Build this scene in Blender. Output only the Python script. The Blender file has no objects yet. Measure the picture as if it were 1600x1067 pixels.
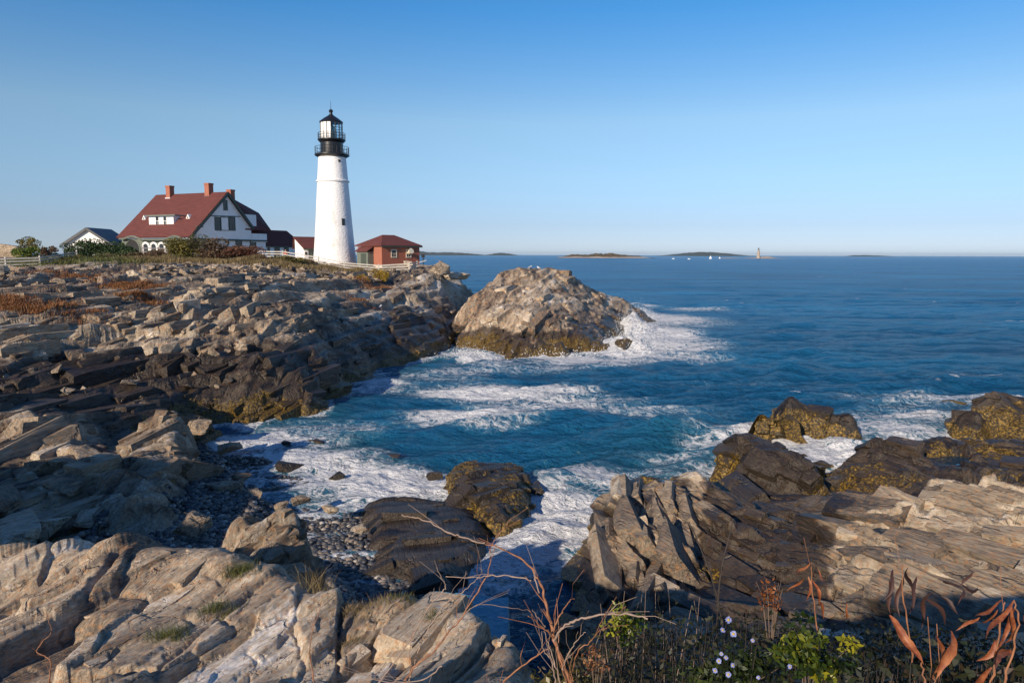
import bpy, bmesh, math, random
import numpy as np
from mathutils import Vector, Matrix
random.seed(7)
R = math.radians
scene = bpy.context.scene
col = scene.collection

# ---------------------------------------------------------------- camera
H = 10.0
PITCH = R(6.95)
ROLL = R(0.16)
FPX = 1111.0
cam_d = bpy.data.cameras.new('camera')
cam = bpy.data.objects.new('camera', cam_d)
col.objects.link(cam)
cam_d.sensor_width = 36
cam_d.lens = 36 * FPX / 1600
cam_d.clip_start = 0.05
cam_d.clip_end = 60000
cam.matrix_world = Matrix.Translation((0, 0, H)) @ Matrix.Rotation(R(90) - PITCH, 4, 'X') @ Matrix.Rotation(ROLL, 4, 'Z')
scene.camera = cam

# ---------------------------------------------------------------- sky and sun
SUN_AZ = R(33)      # to the left of straight behind the camera
SUN_EL = R(22)
to_sun = Vector((-math.sin(SUN_AZ) * math.cos(SUN_EL), -math.cos(SUN_AZ) * math.cos(SUN_EL), math.sin(SUN_EL)))
world = bpy.data.worlds.new('World')
scene.world = world
world.use_nodes = True
wn = world.node_tree
for n in list(wn.nodes): wn.nodes.remove(n)
sky = wn.nodes.new('ShaderNodeTexSky')
sky.sky_type = 'NISHITA'
sky.sun_disc = False
sky.sun_elevation = SUN_EL
sky.sun_rotation = math.atan2(to_sun.x, to_sun.y)
sky.altitude = 0
sky.air_density = 1.0
sky.dust_density = 0.0
sky.ozone_density = 5.0
bg = wn.nodes.new('ShaderNodeBackground')
bg.inputs['Strength'].default_value = 0.122
wo = wn.nodes.new('ShaderNodeOutputWorld')
geo = wn.nodes.new('ShaderNodeTexCoord'); sep = wn.nodes.new('ShaderNodeSeparateXYZ')
wn.links.new(geo.outputs['Generated'], sep.inputs[0])
tint = wn.nodes.new('ShaderNodeValToRGB'); wn.links.new(sep.outputs['Z'], tint.inputs[0])
cr = tint.color_ramp
for p, c in ((0.0, (0.86, 1.0, 1.5)), (0.04, (0.90, 0.93, 1.24)), (0.10, (1.22, 1.20, 1.27)), (0.175, (1.52, 1.44, 1.32)), (0.31, (0.62, 1.28, 1.54)), (0.6, (0.75, 1.1, 1.45)), (1.0, (1.0, 1.1, 1.35))):
    e = cr.elements[0] if p == 0 else cr.elements[-1] if p == 1 else cr.elements.new(p)
    e.position = p; e.color = (c[0] / 1.6, c[1] / 1.6, c[2] / 1.6, 1)
mulc = wn.nodes.new('ShaderNodeVectorMath'); mulc.operation = 'MULTIPLY'
wn.links.new(sky.outputs[0], mulc.inputs[0]); wn.links.new(tint.outputs[0], mulc.inputs[1])
wn.links.new(mulc.outputs[0], bg.inputs[0])
wn.links.new(bg.outputs[0], wo.inputs[0])
sun_d = bpy.data.lights.new('sun', 'SUN')
sun_d.energy = 5.0
sun_d.angle = R(0.5)
sun_d.color = (1.0, 0.84, 0.66)
sun = bpy.data.objects.new('sun', sun_d)
sun.rotation_euler = to_sun.to_track_quat('Z', 'Y').to_euler()
col.objects.link(sun)
vs = scene.view_settings
vs.view_transform = 'Standard'
vs.look = 'None'
vs.exposure = 0.30
vs.gamma = 1
vs.use_curve_mapping = False
scene.cycles.max_bounces = 6
scene.cycles.diffuse_bounces = 2
scene.cycles.glossy_bounces = 3
scene.cycles.transparent_max_bounces = 8

# ---------------------------------------------------------------- a photograph pixel (1600 wide) and a real distance give a place
cp, sp_ = math.cos(PITCH), math.sin(PITCH)
def ray(u, v):
    a, b = (u - 800) / FPX, (533.5 - v) / FPX
    a, b = a * math.cos(ROLL) - b * math.sin(ROLL), a * math.sin(ROLL) + b * math.cos(ROLL)
    return Vector((a, cp + b * sp_, -sp_ + b * cp))
def P(u, v, D):
    d = ray(u, v)
    return Vector((0, 0, H)) + d * (D / d.y)
def PZ(u, v, z):
    d = ray(u, v)
    return Vector((0, 0, H)) + d * ((z - H) / d.z)
def on_plane(u, v, p0, n):
    d = ray(u, v)
    o = Vector((0, 0, H))
    return o + d * ((p0 - o).dot(n) / d.dot(n))

# ---------------------------------------------------------------- numpy noise
def h2(ix, iy, s):
    ix = ix.astype(np.int64).astype(np.uint64); iy = iy.astype(np.int64).astype(np.uint64)
    h = (ix * np.uint64(374761393) + iy * np.uint64(668265263) + np.uint64(s * 2654435761 % 4294967296)) & np.uint64(0xffffffff)
    h = ((h ^ (h >> np.uint64(13))) * np.uint64(1274126177)) & np.uint64(0xffffffff)
    h = ((h ^ (h >> np.uint64(15))) * np.uint64(2246822519)) & np.uint64(0xffffffff)
    h = h ^ (h >> np.uint64(16))
    return (h & np.uint64(0xffffff)).astype(np.float32) / np.float32(16777216.0)
def vn(x, y, s=0):
    ix = np.floor(x); iy = np.floor(y)
    fx = (x - ix).astype(np.float32); fy = (y - iy).astype(np.float32)
    fx = fx * fx * (3 - 2 * fx); fy = fy * fy * (3 - 2 * fy)
    a = h2(ix, iy, s); b = h2(ix + 1, iy, s); c = h2(ix, iy + 1, s); d = h2(ix + 1, iy + 1, s)
    return (a + (b - a) * fx) * (1 - fy) + (c + (d - c) * fx) * fy - 0.5
def fbm(x, y, o=4, s=0, g=0.5):
    r = 0; a = 1.0
    for i in range(o):
        r = r + a * vn(x * 2 ** i + 17.3 * i, y * 2 ** i - 9.1 * i, s + i)
        a *= g
    return r
def cells(x, y, s):
    ix = np.floor(x); iy = np.floor(y)
    f1 = np.full(x.shape, 9e9, np.float32); f2 = f1.copy()
    bx = np.zeros_like(f1); by = bx.copy(); ri = bx.copy(); rj = bx.copy()
    for i in (-1, 0, 1):
        for j in (-1, 0, 1):
            cx = ix + i; cy = iy + j
            px = cx + 0.1 + 0.8 * h2(cx, cy, s); py = cy + 0.1 + 0.8 * h2(cx, cy, s + 1)
            dx = (x - px).astype(np.float32); dy = (y - py).astype(np.float32)
            d = dx * dx + dy * dy
            near = d < f1
            f2 = np.where(near, f1, np.minimum(f2, d))
            f1 = np.where(near, d, f1)
            bx = np.where(near, dx, bx); by = np.where(near, dy, by)
            ri = np.where(near, cx, ri); rj = np.where(near, cy, rj)
    return np.sqrt(f1), np.sqrt(f2), h2(ri, rj, s + 5), h2(ri, rj, s + 6), h2(ri, rj, s + 7), bx, by
def ss(a, b, x):
    t = np.clip((x - a) / (b - a), 0, 1)
    return t * t * (3 - 2 * t)

def blur(z):
    for ax in (0, 1):
        p = np.pad(z, [(2, 2) if k == ax else (0, 0) for k in (0, 1)], mode='edge')
        n = z.shape[ax]; sl = lambda o: p[o:o + n] if ax == 0 else p[:, o:o + n]
        z = (sl(0) + 2 * sl(1) + 3 * sl(2) + 2 * sl(3) + sl(4)) / 9
    return z
# layered, jointed rock: height offset and a tone per block
def strata(x, y, theta, amp=1.0, big=1.0, seed=3, octs=5, sheet=1.0):
    # big: size of the largest blocks (1 = 6 m x 2.4 m)
    c, s_ = math.cos(theta), math.sin(theta)
    wx = 0.8 * big * fbm(x / (6.0 * big), y / (6.0 * big), 2, seed + 40)
    wy = 0.8 * big * fbm(x / (6.0 * big) + 31, y / (6.0 * big) + 7, 2, seed + 50)
    u = (x + wx) * s_ + (y + wy) * c        # along the layers
    t = (x + wx) * c - (y + wy) * s_        # across them
    z = np.zeros(x.shape, np.float32); tone = z.copy()
    # strength of the block pattern varies over the ground
    rug = 0.55 + 1.1 * ss(-0.35, 0.45, fbm(x / (7 * big), y / (7 * big), 2, seed + 60))
    L, W, A = 6.5 * big, 2.2 * big, 0.85
    for k in range(octs):
        f1, f2, r1, r2, r3, dx, dy = cells(u / L + 3.1 * k + 0.35 * t / W, t / W - 1.7 * k, seed + 11 * k)
        z += (A * (rug if k else 1)) * ((r1 - 0.5) + 0.9 * (r2 - 0.5) * dx * 2 + 1.9 * (r3 - 0.22) * dy)
        z -= A * 0.5 * (1 - ss(0.0, 0.08, f2 - f1)) * (r3 > 0.35)
        tone += (r2 - 0.5) * (0.62 ** k)
        L *= 0.42; W *= 0.44; A *= 0.41
    # sheets of rock standing on edge: each rises slowly and breaks off
    for per, a in ((1.15 * big, 0.42), (0.47 * big, 0.15)):
        q = t / per + 0.7 * fbm(u / (per * 9), t / (per * 5), 2, seed + 70)
        iq = np.floor(q)
        rr = h2(iq, np.floor(u / (per * 14) + 5 * h2(iq, iq * 0, seed)), seed + 71)
        rc = h2(iq, iq * 0 + 3, seed + 72)
        fq = (q - iq).astype(np.float32)
        z += sheet * a * rug * ((0.35 + 0.65 * rc) * (fq - 0.5) + 0.7 * (rr - .5))
        tone += 0.35 * (rc - 0.5)
    # soften the breaks over a few grid steps so that they stay clean edges
    z = blur(z); tone = blur(tone)
    # irregular grain along the layers
    gr = fbm(t / (0.30 * big), u / (2.6 * big), 5, seed + 95, 0.6)
    z += sheet * 0.20 * big * (0.5 - np.abs(gr)) * rug
    z += sheet * 0.08 * big * fbm(t / (0.12 * big), u / (0.9 * big), 3, seed + 97)
    tone += 0.5 * gr
    z += 0.07 * big * fbm(x / (0.35 * big), y / (0.35 * big), 5, seed + 90, .6)
    return z * amp, tone

# linear radial-basis surface through scattered points
class Surf:
    def __init__(self, pts, eps=0.6, smooth=0.02):
        p = np.array([[a[0], a[1], a[2]] for a in pts], float)
        self.p = p[:, :2]; self.e = eps
        d = np.sqrt(((self.p[:, None] - self.p[None]) ** 2).sum(-1) + eps ** 2)
        n = len(p)
        A = np.zeros((n + 3, n + 3)); A[:n, :n] = -d
        A[np.arange(n), np.arange(n)] += -smooth * 0 + smooth
        A[:n, n] = 1; A[:n, n + 1:] = self.p; A[n, :n] = 1; A[n + 1:, :n] = self.p.T
        b = np.zeros(n + 3); b[:n] = p[:, 2]
        self.w = np.linalg.solve(A, b)
    def __call__(self, x, y):
        x = np.asarray(x, np.float64); y = np.asarray(y, np.float64)
        n = len(self.p)
        out = self.w[n] + self.w[n + 1] * x + self.w[n + 2] * y
        for i in range(n):
            out = out - self.w[i] * np.sqrt((x - self.p[i, 0]) ** 2 + (y - self.p[i, 1]) ** 2 + self.e ** 2)
        return out

def cols(d):
    r = []
    for u, vd in d.items():
        for v, D in vd: r.append(tuple(P(u, v, D)))
    return r

# ---------------------------------------------------------------- object helpers
def tag(o, label=None, cat=None, group=None, kind=None):
    if label: o['label'] = label
    if cat: o['category'] = cat
    if group: o['group'] = group
    if kind: o['kind'] = kind
    return o
def empty(name, loc, rz=0):
    o = bpy.data.objects.new(name, None)
    o.empty_display_size = 0.2
    o.location = loc; o.rotation_euler.z = rz
    col.objects.link(o)
    return o
def link(name, me, mat=None, parent=None, smooth=False):
    if mat is not None:
        for m in (mat if isinstance(mat, (list, tuple)) else [mat]): me.materials.append(m)
    if smooth: me.shade_smooth()
    o = bpy.data.objects.new(name, me)
    col.objects.link(o)
    if parent is not None: o.parent = parent
    return o
def npmesh(name, V, F, attrs=None, smooth=True, mi=None):
    me = bpy.data.meshes.new(name)
    nv, nf, k = len(V), len(F), F.shape[1]
    me.vertices.add(nv); me.vertices.foreach_set('co', np.ascontiguousarray(V, np.float32).ravel())
    me.loops.add(nf * k); me.loops.foreach_set('vertex_index', np.ascontiguousarray(F, np.int32).ravel())
    me.polygons.add(nf)
    me.polygons.foreach_set('loop_start', np.arange(0, nf * k, k, dtype=np.int32))
    if mi is not None: me.polygons.foreach_set('material_index', np.ascontiguousarray(mi, np.int32))
    me.update(calc_edges=True)
    if attrs:
        for a, d in attrs.items():
            at = me.attributes.new(a, 'FLOAT', 'POINT')
            at.data.foreach_set('value', np.ascontiguousarray(d, np.float32).ravel())
    if smooth: me.shade_smooth()
    else: me.shade_flat()
    return me
def grid_xy(U, D):
    u, d = np.meshgrid(U, D)
    return u * d, d
def grid_faces(nu, nd, keep=None):
    i = np.arange(nd - 1)[:, None] * nu + np.arange(nu - 1)[None]
    F = np.stack([i, i + 1, i + nu + 1, i + nu], -1).reshape(-1, 4)
    if keep is not None:
        kp = keep.ravel(); F = F[kp[F].any(1)]
    return F
def compact(V, F, attrs):
    used = np.zeros(len(V), bool); used[F.ravel()] = True
    m = np.cumsum(used) - 1
    return V[used], m[F], {k: v.ravel()[used] for k, v in attrs.items()}

# ---------------------------------------------------------------- node helper
class NT:
    def __init__(s, name):
        s.m = bpy.data.materials.new(name); s.m.use_nodes = True
        s.t = s.m.node_tree
        s.b = s.t.nodes['Principled BSDF']
        s.co = s.t.nodes.new('ShaderNodeTexCoord').outputs['Object']
    def n(s, typ, **kw):
        nd = s.t.nodes.new(typ)
        for k, v in kw.items():
            if k == 'i':
                for a, b in v.items(): s.put(nd.inputs[a], b)
            else: setattr(nd, k, v)
        return nd
    def put(s, sock, v):
        if isinstance(v, bpy.types.NodeSocket): s.t.links.new(v, sock)
        elif isinstance(v, (tuple, list)) and len(v) == 3 and sock.type == 'RGBA': sock.default_value = (*v, 1)
        else: sock.default_value = v
    def math(s, op, a, b=None, c=None):
        nd = s.n('ShaderNodeMath', operation=op); s.put(nd.inputs[0], a)
        if b is not None: s.put(nd.inputs[1], b)
        if c is not None: s.put(nd.inputs[2], c)
        return nd.outputs[0]
    def mix(s, f, a, b, typ='MIX'):
        nd = s.n('ShaderNodeMix', data_type='RGBA', blend_type=typ)
        s.put(nd.inputs[0], f); s.put(nd.inputs[6], a); s.put(nd.inputs[7], b)
        return nd.outputs[2]
    def noise(s, scale, detail=4, rough=0.55, vec=None, dist=0.0):
        nd = s.n('ShaderNodeTexNoise', i={'Scale': scale, 'Detail': detail, 'Roughness': rough, 'Distortion': dist, 'Vector': vec if vec is not None else s.co})
        return nd.outputs['Fac']
    def vor(s, scale, vec=None, feature='F1', out='Distance'):
        nd = s.n('ShaderNodeTexVoronoi', feature=feature, i={'Scale': scale, 'Vector': vec if vec is not None else s.co})
        return nd.outputs[out]
    def mapv(s, scale=(1, 1, 1), rot=(0, 0, 0), vec=None):
        nd = s.n('ShaderNodeMapping'); nd.inputs['Scale'].default_value = scale; nd.inputs['Rotation'].default_value = rot
        s.put(nd.inputs['Vector'], vec if vec is not None else s.co)
        return nd.outputs[0]
    def attr(s, name): return s.n('ShaderNodeAttribute', attribute_name=name).outputs['Fac']
    def step(s, x, a, b):
        nd = s.n('ShaderNodeMapRange', interpolation_type='SMOOTHSTEP'); nd.clamp = True
        s.put(nd.inputs['Value'], x); s.put(nd.inputs['From Min'], a); s.put(nd.inputs['From Max'], b)
        return nd.outputs[0]
    def ramp(s, f, stops):
        nd = s.n('ShaderNodeValToRGB'); s.put(nd.inputs[0], f)
        cr = nd.color_ramp
        while len(cr.elements) < len(stops): cr.elements.new(0.5)
        for e, (p, c) in zip(cr.elements, stops): e.position = p; e.color = (*c, 1)
        return nd.outputs[0]
    def bump(s, h, strength=0.5, dist=0.05, normal=None):
        nd = s.n('ShaderNodeBump', i={'Strength': strength, 'Distance': dist, 'Height': h})
        if normal is not None: s.put(nd.inputs['Normal'], normal)
        return nd.outputs[0]
    def out(s, color=None, rough=None, normal=None, **kw):
        if color is not None: s.put(s.b.inputs['Base Color'], color)
        if rough is not None: s.put(s.b.inputs['Roughness'], rough)
        if normal is not None: s.put(s.b.inputs['Normal'], normal)
        for k, v in kw.items(): s.put(s.b.inputs[k.replace('_', ' ')], v)
        return s.m
def plain(name, c, rough=0.7, var=0.15, scale=3.0, bump=0.0, **kw):
    t = NT(name)
    f = t.noise(scale, 5)
    lo = tuple(x * (1 - var) for x in c); hi = tuple(min(1, x * (1 + var)) for x in c)
    cc = t.ramp(f, [(0.3, lo), (0.7, hi)])
    return t.out(cc, rough, t.bump(f, bump, 0.02) if bump else None, **kw)

def rock_mat(name, theta, light=1.0, k=1.0, warm=0.0, dark=0.0):
    """k: texture size"""
    t = NT(name)
    tone = t.attr('tone'); wet = t.attr('wet'); weed = t.attr('weed')
    v1 = t.mapv((1, 1, 1), (0, 0, theta))
    v = t.mapv((1.0 / k, 0.09 / k, 0.8 / k), vec=v1)        # fine lines run along the layers
    fine = t.noise(7.0, 8, 0.65, v, 0.4)
    fine2 = t.noise(26.0, 6, 0.7, v, 0.2)
    blot = t.noise(0.9 / k, 6, 0.6)
    blot2 = t.noise(4.0 / k, 6, 0.65)
    f = t.math('ADD', t.math('MULTIPLY', tone, 0.34), t.math('ADD', t.math('MULTIPLY', fine, 0.78), t.math('MULTIPLY', blot, 0.42)))
    f = t.math('ADD', f, t.math('MULTIPLY', fine2, 0.36))
    f = t.math('SUBTRACT', f, 0.11 + dark)
    L = light
    c = t.ramp(f, [(0.33, (0.034 * L, 0.031 * L, 0.030 * L)), (0.50, (0.130 * L, 0.104 * L, 0.078 * L)), (0.68, (0.28 * L, 0.222 * L, 0.156 * L)), (0.88, (0.46 * L, 0.39 * L, 0.29 * L)), (1.0, (0.60 * L, 0.56 * L, 0.50 * L))])
    rust = t.step(t.math('ADD', blot2, t.math('MULTIPLY', fine, 0.4)), 0.74 - warm * 0.1, 0.90 - warm * 0.1)
    c = t.mix(t.math('MULTIPLY', rust, 0.6), c, (0.30 * L, 0.150 * L, 0.060 * L))
    cold = t.step(t.noise(1.7 / k, 5, 0.6, t.mapv((1, 1, 1), (0.3, 0.2, 1.0))), 0.55, 0.72)
    c = t.mix(t.math('MULTIPLY', cold, 0.5), c, t.mix(1.0, c, (0.80, 0.95, 1.10), 'MULTIPLY'))
    lich = t.step(t.noise(19.0 / k, 4, 0.7), 0.66, 0.74)
    c = t.mix(t.math('MULTIPLY', lich, 0.35), c, (0.52 * L, 0.50 * L, 0.44 * L))
    # dark band washed by the tide; on the left-mid headland also painted shade
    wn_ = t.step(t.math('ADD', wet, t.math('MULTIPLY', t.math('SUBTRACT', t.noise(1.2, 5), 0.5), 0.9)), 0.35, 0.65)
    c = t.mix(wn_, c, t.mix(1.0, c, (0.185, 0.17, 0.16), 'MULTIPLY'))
    wd = t.math('ADD', weed, t.math('MULTIPLY', t.math('SUBTRACT', t.noise(1.6, 7, 0.7), 0.5), 2.6))
    wdm = t.step(wd, 0.56, 0.66)
    wc = t.ramp(t.noise(9.0, 6, 0.7), [(0.3, (0.010, 0.008, 0.004)), (0.47, (0.040, 0.026, 0.008)), (0.57, (0.19, 0.115, 0.018)), (0.70, (0.42, 0.27, 0.045))])
    c = t.mix(wdm, c, wc)
    rgh = t.math('SUBTRACT', 0.85, t.math('MULTIPLY', wn_, 0.42))
    crk = t.n('ShaderNodeVectorMath', operation='MULTIPLY_ADD'); t.put(crk.inputs[0], t.n('ShaderNodeTexNoise', i={'Scale': 1.1 / k, 'Detail': 4.0, 'Vector': t.co}).outputs['Color']); crk.inputs[1].default_value = (.45 * k, .45 * k, .45 * k); t.put(crk.inputs[2], t.mapv((1.0, .30, 1.0), (0, 0, 0), v1))
    cr1 = t.step(t.vor(0.75 / k, crk.outputs[0], 'DISTANCE_TO_EDGE'), 0.0, 0.045)
    cr2 = t.step(t.vor(2.6 / k, crk.outputs[0], 'DISTANCE_TO_EDGE'), 0.0, 0.07)
    cmask = t.step(t.noise(0.8 / k, 4, 0.6, t.mapv((1.3, 1, 1), (0.4, 0.2, 0.7))), 0.46, 0.62)
    cr1 = t.math('SUBTRACT', 1.0, t.math('MULTIPLY', t.math('SUBTRACT', 1.0, cr1), cmask)); cr2 = t.math('SUBTRACT', 1.0, t.math('MULTIPLY', t.math('SUBTRACT', 1.0, cr2), t.step(t.noise(2.1 / k, 4, 0.6), 0.52, 0.66)))
    crev = t.math('MULTIPLY', cr1, t.math('ADD', 0.45, t.math('MULTIPLY', cr2, 0.55)))
    facet = t.vor(1.6 / k, crk.outputs[0], 'F1', 'Color'); facet2 = t.vor(5.0 / k, crk.outputs[0], 'F1', 'Color')
    fsum = t.math('ADD', t.math('MULTIPLY', facet, 0.55), t.math('MULTIPLY', facet2, 0.30))
    c = t.mix(t.math('MULTIPLY', t.math('SUBTRACT', 1.0, crev), 0.45), c, (0.05 * L, 0.04 * L, 0.035 * L))
    hgt = t.math('ADD', t.math('ADD', t.math('MULTIPLY', crev, 0.8), fsum), t.math('MULTIPLY', fine, 1.0), t.math('ADD', t.math('MULTIPLY', fine2, 0.35), t.math('ADD', t.math('MULTIPLY', wdm, t.math('MULTIPLY', t.noise(11.0, 4, .7), 1.2)), t.math('MULTIPLY', blot2, 0.5))))
    return t.out(c, rgh, t.bump(hgt, 1.0, 0.15 * k))
# ================================================================= the land
TH = R(18)
land = {
 -260: [(405, 120), (430, 80), (470, 50), (530, 40), (580, 36), (620, 33), (650, 30), (700, 27), (760, 24), (830, 21), (880, 18)],
 0: [(402, 150), (408, 95), (430, 68), (470, 50), (490, 46), (530, 42), (580, 38), (620, 35), (650, 31.5), (700, 28), (760, 24.5), (830, 21.5), (880, 19)],
 150: [(402, 120), (411, 90), (430, 72), (460, 56), (500, 48), (540, 44), (580, 40.5), (620, 37), (650, 34), (690, 29), (740, 25), (790, 23), (850, 20.7)],
 300: [(404, 118), (412, 92), (430, 76), (460, 60), (500, 51), (540, 46), (580, 43), (620, 41), (652, 38.5), (700, 32), (750, 27.2), (800, 23.8), (860, 20.5)],
 400: [(404, 118), (412, 95), (430, 78), (460, 61), (500, 52), (540, 47), (580, 44), (620, 42.8), (645, 42), (730, 32.5), (760, 28.7), (800, 25.1), (850, 22.2)],
 500: [(407, 120), (416, 108), (430, 90), (450, 74), (480, 61), (520, 53.5), (560, 49), (600, 46.3), (640, 44.2), (800, 26), (850, 22.5), (900, 19.5)],
 545: [(410, 120), (416, 112), (428, 99), (445, 82), (470, 70), (500, 62.5), (530, 58), (560, 55.8), (590, 54.6), (800, 26.6), (850, 22.7), (900, 20)],
 600: [(412, 124), (418, 113), (428, 104), (445, 90), (470, 78), (500, 69), (530, 64.3), (560, 62)],
 650: [(413, 124), (420, 109), (435, 98), (460, 86), (490, 77), (520, 71), (550, 67)],
 690: [(421, 112), (430, 106), (442, 101), (460, 96), (490, 88), (520, 80)],
 712: [(432, 114), (450, 111), (480, 107), (500, 104)],
}
pts = cols(land)
toe = [(330, 666), (400, 660), (480, 650), (512, 630), (545, 600), (600, 578), (650, 565), (700, 546), (712, 528), (722, 505)]
for u, v in toe:
    p = PZ(u, v, 0.0); pts.append((p.x, p.y, 0.05))
    q = Vector((p.x, p.y)); 
    pts.append((p.x + 0.9, p.y - 0.9, -1.3)); pts.append((p.x + 4, p.y - 3, -2.6))
beach_edge = [(335, 676), (400, 714), (440, 745), (560, 782), (640, 790), (690, 790)]
for u, v in beach_edge:
    p = PZ(u, v, 0.0); pts.append((p.x, p.y, 0.02)); pts.append((p.x + 1.2, p.y + 1.2, -0.30)); pts.append((p.x + 4, p.y + 4, -1.3))
for u, v in [(700, 860), (690, 905), (650, 850), (600, 830)]:
    p = PZ(u, v, 0.15); pts.append(tuple(p))
for u, v, z in [(760, 830, -.5), (740, 900, -.3), (720, 960, 0.1), (780, 980, -.1), (840, 1000, -.4), (880, 960, -1), (600, 940, .5), (540, 930, .8)]:
    pts.append(tuple(PZ(u, v, z)))
for x, y in [(-4, 60), (-6, 50), (0, 40), (-5, 36), (5, 30), (10, 50), (0, 75), (-2, 90), (20, 60), (30, 40), (0, 110), (15, 100), (40, 90), (30, 150), (0, 140), (2, 24), (15, 35), (60, 70), (70, 40)]:
    pts.append((x, y, -3.5))
# behind the buildings and out of the frame to the left, and the bank the camera stands on
for x, y, z in [(-20, 140, 5), (-12, 140, 3), (-5, 128, 1), (-8, 150, -2.5), (-25, 160, -2), (-50, 160, 5), (-75, 150, 8.6), (-95, 140, 9), (-60, 200, -2.5), (-120, 180, 8), (-160, 150, 9),
                (-110, 110, 9.2), (-100, 70, 9), (-70, 50, 8.6), (-60, 30, 8), (-52, 42, 8), (-30, 14, 9.3), (-24, 8, 9.4), (-32, 20, 10.0), (-38, 28, 10), (-45, 20, 9), (-24, 22, 8.0), (-22, 16, 9.8), (-28, 24, 10), (-36, 33, 10.3), (-17, 12, 6.0), (-17, 17, 3.2),  # unseen left ridge, raised so that its shadow falls on the left shore
                (-12, 5, 6.8), (-12, -4, 8.2), (-4, -3, 8.7), (0, 0, 8.45), (0, 2.2, 8.1), (1.8, 3.4, 7.9), (3.6, 4.4, 7.6), (6, 5, 7.4), (-1.8, 2.6, 7.6), (-4, 3.4, 6.6), (-7, 5, 6.0), (-1, 4.2, 6.6), (1.5, 5.2, 6.6), (5, 6.6, 5.6), (2, 7.5, 4.2), (0, 7, 3.6),
                (-3, 12.5, 1.6), (-7, 13, 1.8), (-11, 13, 2.4), (-7, 9, 4.0), (-3, 8, 4.2), (3, 12, 0.6), (8, 10, 2.6), (8, -6, 9.2), (0, -8, 9.4), (-10, -14, 10), (20, 0, 8), (14, 6, 6), (20, 12, 2), (12, 14, 1), (26, 20, 0), (0, -40, 12), (-40, -20, 11), (30, -30, 9),
                (-3, 16, 1.0), (-8, 17, 1.3), (-14, 20, 1.8), (0.5, 16, 0.0), (6, 18, -0.6), (3, 20, -1.4)]:
    pts.append((x, y, z))
land_s = Surf(pts)

# right-hand outcrop
crop = {
 915: [(900, 21.0), (930, 19.5), (980, 17)],
 930: [(800, 23.2), (860, 20.8), (920, 18.6), (980, 16.4), (1067, 13.6)],
 960: [(768, 24), (830, 21.2), (900, 18.8), (960, 17), (1067, 13.5)],
 1000: [(772, 24.6), (800, 22.2), (860, 19.9), (920, 17.9), (980, 16), (1067, 13.4)],
 1080: [(747, 25), (800, 22.2), (860, 19.6), (920, 17.6), (980, 15.5), (1067, 12.8)],
 1125: [(775, 25.2), (800, 22.6), (850, 19.9), (920, 17.3), (980, 15.2), (1067, 12.6)],
 1200: [(795, 24.5), (850, 20.3), (910, 17.4), (970, 15), (1067, 12)],
 1300: [(785, 25), (830, 20.9), (880, 17.8), (940, 15.1), (1000, 13.2), (1067, 11.2)],
 1350: [(700, 31.5), (740, 28.5), (790, 24), (840, 19.6), (890, 16.7), (950, 14.4), (1067, 10.9)],
 1450: [(695, 32.5), (720, 30.5), (760, 26.7), (800, 22.3), (850, 18.1), (900, 15.8), (960, 13.6), (1067, 10.6)],
 1550: [(695, 33.2), (730, 30.2), (765, 26), (800, 21.8), (850, 18.2), (900, 15.8), (960, 13.4), (1067, 10.5)],
 1720: [(695, 33.5), (730, 30.2), (765, 26), (800, 21.8), (850, 18.2), (900, 15.8), (960, 13.4), (1067, 10.5)],
 1950: [(700, 32), (765, 25), (850, 17.8), (960, 13), (1067, 10)],
}
cpts = cols(crop)
for u, v, z in [(885, 905, -1.5), (880, 950, -1.5), (880, 1000, -1.0), (905, 850, -1.5), (925, 790, -1.5), (940, 750, -1.5), (1000, 740, -1.5), (1050, 728, -1.5), (1090, 738, -1.0), (1150, 745, -.8), (1200, 755, -.8), (1260, 765, -.8),
                (1310, 765, -1.2), (1300, 735, -1.5), (1300, 700, -1.5), (1320, 670, -1.5), (1400, 662, -1.5), (1500, 655, -1.2), (1600, 668, -1.2), (1720, 660, -1.5), (1900, 650, -1.5), (1200, 700, -2), (1400, 630, -2.5), (850, 800, -2), (820, 900, -2),
                (1140, 762, 0.3), (1200, 772, 0.4), (1270, 778, 0.4)]:
    cpts.append(tuple(PZ(u, v, z)))
for x, y, z in [(1.2, 12, -.6), (1, 8, 2.0), (0.5, 15, -1.5), (2, 5, 5), (6, 5, 6)]:
    cpts.append((x, y, z))
crop_s = Surf(cpts)

# foreground ledge on the left
ledge = {
 -260: [(905, 11), (960, 9.6), (1067, 7.8)],
 0: [(895, 11), (950, 9.5), (1000, 8.5), (1067, 7.5)],
 110: [(870, 11.2), (930, 9.7), (1000, 8.4), (1067, 7.4)],
 250: [(868, 11.2), (930, 9.6), (1000, 8.4), (1067, 7.4)],
 360: [(872, 10.9), (930, 9.6), (1000, 8.4), (1067, 7.4)],
 450: [(900, 10.3), (940, 9.4), (1000, 8.4), (1067, 7.4)],
 540: [(935, 9.5), (960, 9.0), (1000, 8.3), (1067, 7.3)],
 620: [(943, 9.4), (1000, 8.3), (1067, 7.2)],
 700: [(955, 9.1), (1000, 8.2), (1067, 7.1)],
 745: [(968, 8.9), (1010, 8.0), (1067, 7.0)],
 800: [(1005, 8.0), (1067, 6.9)],
}
lpts = cols(ledge)
rim = [P(-260, 905, 11), P(0, 895, 11), P(110, 870, 11.2), P(250, 868, 11.2), P(360, 872, 10.9), P(450, 900, 10.3), P(540, 935, 9.5), P(620, 943, 9.4), P(700, 955, 9.1), P(745, 968, 8.9), P(800, 1005, 8.0), P(850, 1067, 6.8)]
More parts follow.
